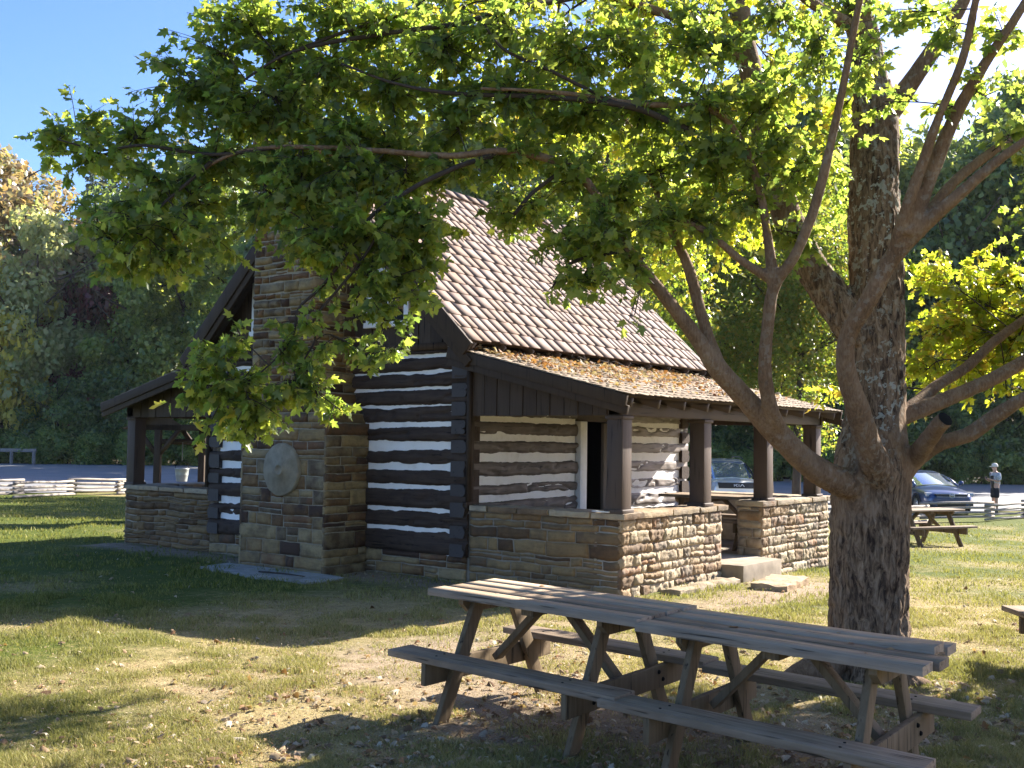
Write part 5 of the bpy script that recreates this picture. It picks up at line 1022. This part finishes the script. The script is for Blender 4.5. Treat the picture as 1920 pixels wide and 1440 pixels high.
sed_r = [(-2.33, .74, .45, .85, .95, .01), (-2.2, .86, .3, .88, 1.0, .02), (-1.5, .9, .22, .9, 1.02, .02), (0, .91, .2, .88, .98, .02), (.9, .905, .2, .86, .97, .03), (1.5, .90, .2, .80, .90, .05), (2.0, .86, .2, .70, .80, .05), (2.2, .78, .22, .64, .74, .03), (2.27, .66, .28, .58, .66, .02)]
sed_h = [(1.05, .80, .58, .94, .99), (.15, .82, .57, .94, 1.38), (-.35, .82, .58, .95, 1.44), (-.9, .82, .57, .96, 1.43), (-1.5, .78, .55, .97, 1.28), (-2.0, .72, .55, .98, 1.04)]
car('sedan', 'dark blue sedan parked behind the split rail fence, right of the maple trunk', (sd_[0]+1.4*FW[0], sd_[1]+1.4*FW[1], tz), yaw_of(sd_, .42), (.03, .06, .15), sed_r, sed_h, .905, (1.42, -1.35), .33, sed_front, False)
# ------------------------------------------------------------------ person
ps = at(1866, 920, 39.2); pe = thing('person', (ps[0], ps[1], tz), 'person in pale cap, printed shirt and dark shorts, holding up a phone', 'person')
pe.rotation_euler = (0, 0, math.atan2(-RT[1], -RT[0])+.12)      # local +X is the way they look: to the left
def skin(name, mat, verts, edges, rad, parent, root=0, sub=2):
    me = bpy.data.meshes.new(name); me.from_pydata([tuple(v) for v in verts], edges, []); me.materials.append(mat)
    o = bpy.data.objects.new(name, me); COL.objects.link(o)
    m = o.modifiers.new('skin', 'SKIN'); m.use_smooth_shade = True; ly = me.skin_vertices or me.attributes.new('skin', 'FLOAT', 'POINT')
    sv = me.skin_vertices[0].data if len(me.skin_vertices) else None
    for i, r_ in enumerate(rad):
        sv[i].radius = r_ if isinstance(r_, tuple) else (r_, r_); sv[i].use_root = (i == root)
    s = o.modifiers.new('sub', 'SUBSURF'); s.levels = s.render_levels = sub
    dg = bpy.context.evaluated_depsgraph_get(); mm = bpy.data.meshes.new_from_object(o.evaluated_get(dg)); bpy.data.objects.remove(o)
    for p in mm.polygons: p.use_smooth = True
    mm.name = name; q = bpy.data.objects.new(name, mm); COL.objects.link(q); q.parent = parent; return q
def add_skin_layer(): pass
SK = plain('skin_tone', (.5, .31, .23), .55, .3, 0, .06); 
V = []; E = []; Rd = []
def J(p, r, frm=None):
    V.append(p); Rd.append(r); i = len(V)-1
    if frm is not None: E.append((frm, i))
    return i
pel = J((0, 0, .94), (.13, .16)); sp1 = J((-.02, 0, 1.12), (.11, .15), pel); sp2 = J((-.02, 0, 1.32), (.12, .18), sp1); nk = J((-.0, 0, 1.47), .062, sp2); hd0 = J((.015, 0, 1.56), (.075, .07), nk); hd1 = J((.02, 0, 1.65), (.098, .078), hd0); hd2 = J((.005, 0, 1.72), (.075, .065), hd1)
nose = J((.118, 0, 1.615), .014, hd1)
for s in (1, -1):
    sh = J((-.02, s*.18, 1.40), .062, sp2); el = J((-.03, s*.23, 1.12), .045, sh); wr_ = J((.19, s*.13, 1.17+.02*s), .03, el); pm_ = J((.26, s*.10, 1.20), (.022, .036), wr_)
    for k in range(4):
        a = J((.31, s*(.07+.018*k), 1.205+.012*k), .010, pm_); b_ = J((.335, s*(.05+.016*k), 1.225+.012*k), .009, a)
    J((.28, s*.06, 1.235), .010, pm_)
    hp = J((.0, s*.09, .86), .095, pel); kn = J((.02, s*.10, .48), .06, hp); an = J((-.01, s*.10, .09), .04, kn); J((.11, s*.115, .035), (.03, .045), an)
skin('body', SK, V, E, Rd, pe)
V, E, Rd = [], [], []
c0 = J((0, 0, .90), (.145, .185)); c1 = J((-.02, 0, 1.12), (.13, .175)); E.append((0, 1)); c2 = J((-.02, 0, 1.33), (.14, .2), c1); c3 = J((-.005, 0, 1.44), .085, c2)
for s in (1, -1): a = J((-.02, s*.2, 1.39), .085, c2); J((-.03, s*.24, 1.16), .075, a)
def m_shirt():
    t = NT('printed_shirt'); f = t.noise(t.pos(), 16, 4, .7); c = t.ramp(f, [(.42, (.55, .58, .62)), (.52, (.16, .22, .34)), (.6, (.62, .6, .56))]); return t.done(t.pbr(c, .8, .2))
skin('shirt', m_shirt(), V, E, Rd, pe)
m = MB(); m.lathe([(.0001, -.03), (.075, -.02), (.09, .1), (.085, .2), (.0001, .21)], (.075, 0, .96), (0, 0, 1), 12); m.V[0] = m.V[0]*A([1, 1.25, 1.9])-A([.0, 0, .88]); m.build('undershirt', M['trim'], pe, smooth=True)
V, E, Rd = [], [], []
c0 = J((0, 0, .97), (.14, .17)); c1 = J((0, 0, .86), (.14, .17), c0)
for s in (1, -1): a = J((.01, s*.1, .74), (.115, .1), c1); J((.015, s*.105, .52), (.10, .095), a)
skin('shorts', plain('dark_shorts', (.018, .02, .026), .85, .2), V, E, Rd, pe)
for s in (1, -1):
    V, E, Rd = [], [], []; a = J((-.04, s*.1, .07), (.055, .05)); b_ = J((.07, s*.112, .045), (.045, .05), a); J((.16, s*.12, .035), (.032, .042), b_); skin('shoe', M['trim'], V, E, Rd, pe, 0, 1)
m = MB(); m.lathe([(.112, -.02), (.112, .02), (.10, .065), (.07, .10), (.0001, .115)], (.008, 0, 1.675), (0, 0, 1), 20); m.prism([(.09, -.075, 1.665), (.17, -.07, 1.65), (.205, 0, 1.648), (.17, .07, 1.65), (.09, .075, 1.665)], (0, 0, .012)); m.build('cap', plain('pale_cap', (.66, .62, .55), .85, .2), pe, smooth=True)
V, E, Rd = [], [], []; a = J((-.03, 0, 1.70), (.095, .084)); b_ = J((-.055, 0, 1.62), (.06, .078), a); skin('hair', plain('dark_hair', (.03, .022, .016), .7, .3), V, E, Rd, pe, 0, 1)
m = MB(); m.box(.09, .125, -.068, .068, 1.622, 1.655); m.build('sunglasses', M['glass'], pe, bevel=.008)
m = MB(); m.beam((.325, -.04, 1.24), (.325, .04, 1.24), .012, .15, (.5, 0, 1)); ph = m.build('mobile_phone', M['trim'], None, bevel=.003); ph.matrix_world = Matrix.Translation(pe.location) @ Matrix.Rotation(pe.rotation_euler[2], 4, 'Z'); tag(ph, 'small black mobile phone in the hands of the person in the cap', 'phone')
# ------------------------------------------------------------------ light, sky, camera
SUN = nrm(A([1.57, -.46, 1.0]))
ld = bpy.data.lights.new('sun', 'SUN'); ld.energy = 5.0; ld.angle = math.radians(.53); ld.color = (1., .93, .82)
so = bpy.data.objects.new('sun', ld); COL.objects.link(so); so.rotation_euler = Vector(-SUN).to_track_quat('-Z', 'Y').to_euler(); so.location = (20, -3, 14)
w = bpy.data.worlds.new('World'); SC.world = w; w.use_nodes = True; nt = w.node_tree; bg = nt.nodes['Background']; sky = nt.nodes.new('ShaderNodeTexSky'); sky.sky_type = 'NISHITA'; sky.sun_disc = False
sky.sun_elevation = math.asin(SUN[2]); sky.sun_rotation = math.atan2(SUN[0], SUN[1]); sky.air_density = .8; sky.dust_density = 1.; sky.ozone_density = 3.
hs = nt.nodes.new('ShaderNodeHueSaturation'); hs.inputs['Saturation'].default_value = 1.2; hs.inputs['Value'].default_value = .82; nt.links.new(sky.outputs[0], hs.inputs['Color']); mx = nt.nodes.new('ShaderNodeMixRGB'); mx.blend_type = 'MULTIPLY'; mx.inputs[0].default_value = 1; mx.inputs[2].default_value = (1.03, .9, .97, 1); nt.links.new(hs.outputs[0], mx.inputs[1]); nt.links.new(mx.outputs[0], bg.inputs['Color']); bg.inputs['Strength'].default_value = .1
cd = bpy.data.cameras.new('camera'); co = bpy.data.objects.new('camera', cd); COL.objects.link(co); SC.camera = co
cd.sensor_fit = 'HORIZONTAL'; cd.sensor_width = 36; cd.lens = CF/1920*36; cd.clip_end = 2000; cd.clip_start = .05
mt = Matrix.Identity(4)
for i in range(3): mt[i][0] = RT[i]; mt[i][1] = UP[i]; mt[i][2] = -FW[i]; mt[i][3] = CP[i]
co.matrix_world = mt
hz = MB(); hz.box(-40, 150, -110, 150, -2, 48); ho = hz.build('haze', (lambda t: (t.t.links.new((lambda v: (t.set(v, 'Color', (.78, .88, 1.)), t.set(v, 'Density', .0001), t.set(v, 'Anisotropy', .1), v)[-1])(t.n('VolumePrincipled')).outputs[0], t.out.inputs['Volume']), t.m)[-1])(NT('haze_air'))); tag(ho, 'thin pale blue haze in the air', 'haze', kind='stuff')
SC.render.engine = 'CYCLES'; SC.render.resolution_x = 1024; SC.render.resolution_y = 768
vs = SC.view_settings; vs.view_transform = 'Standard'; vs.look = 'None'; vs.gamma = 1; vs.exposure = 2.1; vs.use_curve_mapping = False
SC.cycles.max_bounces = 8; SC.cycles.transmission_bounces = 4; SC.cycles.diffuse_bounces = 4
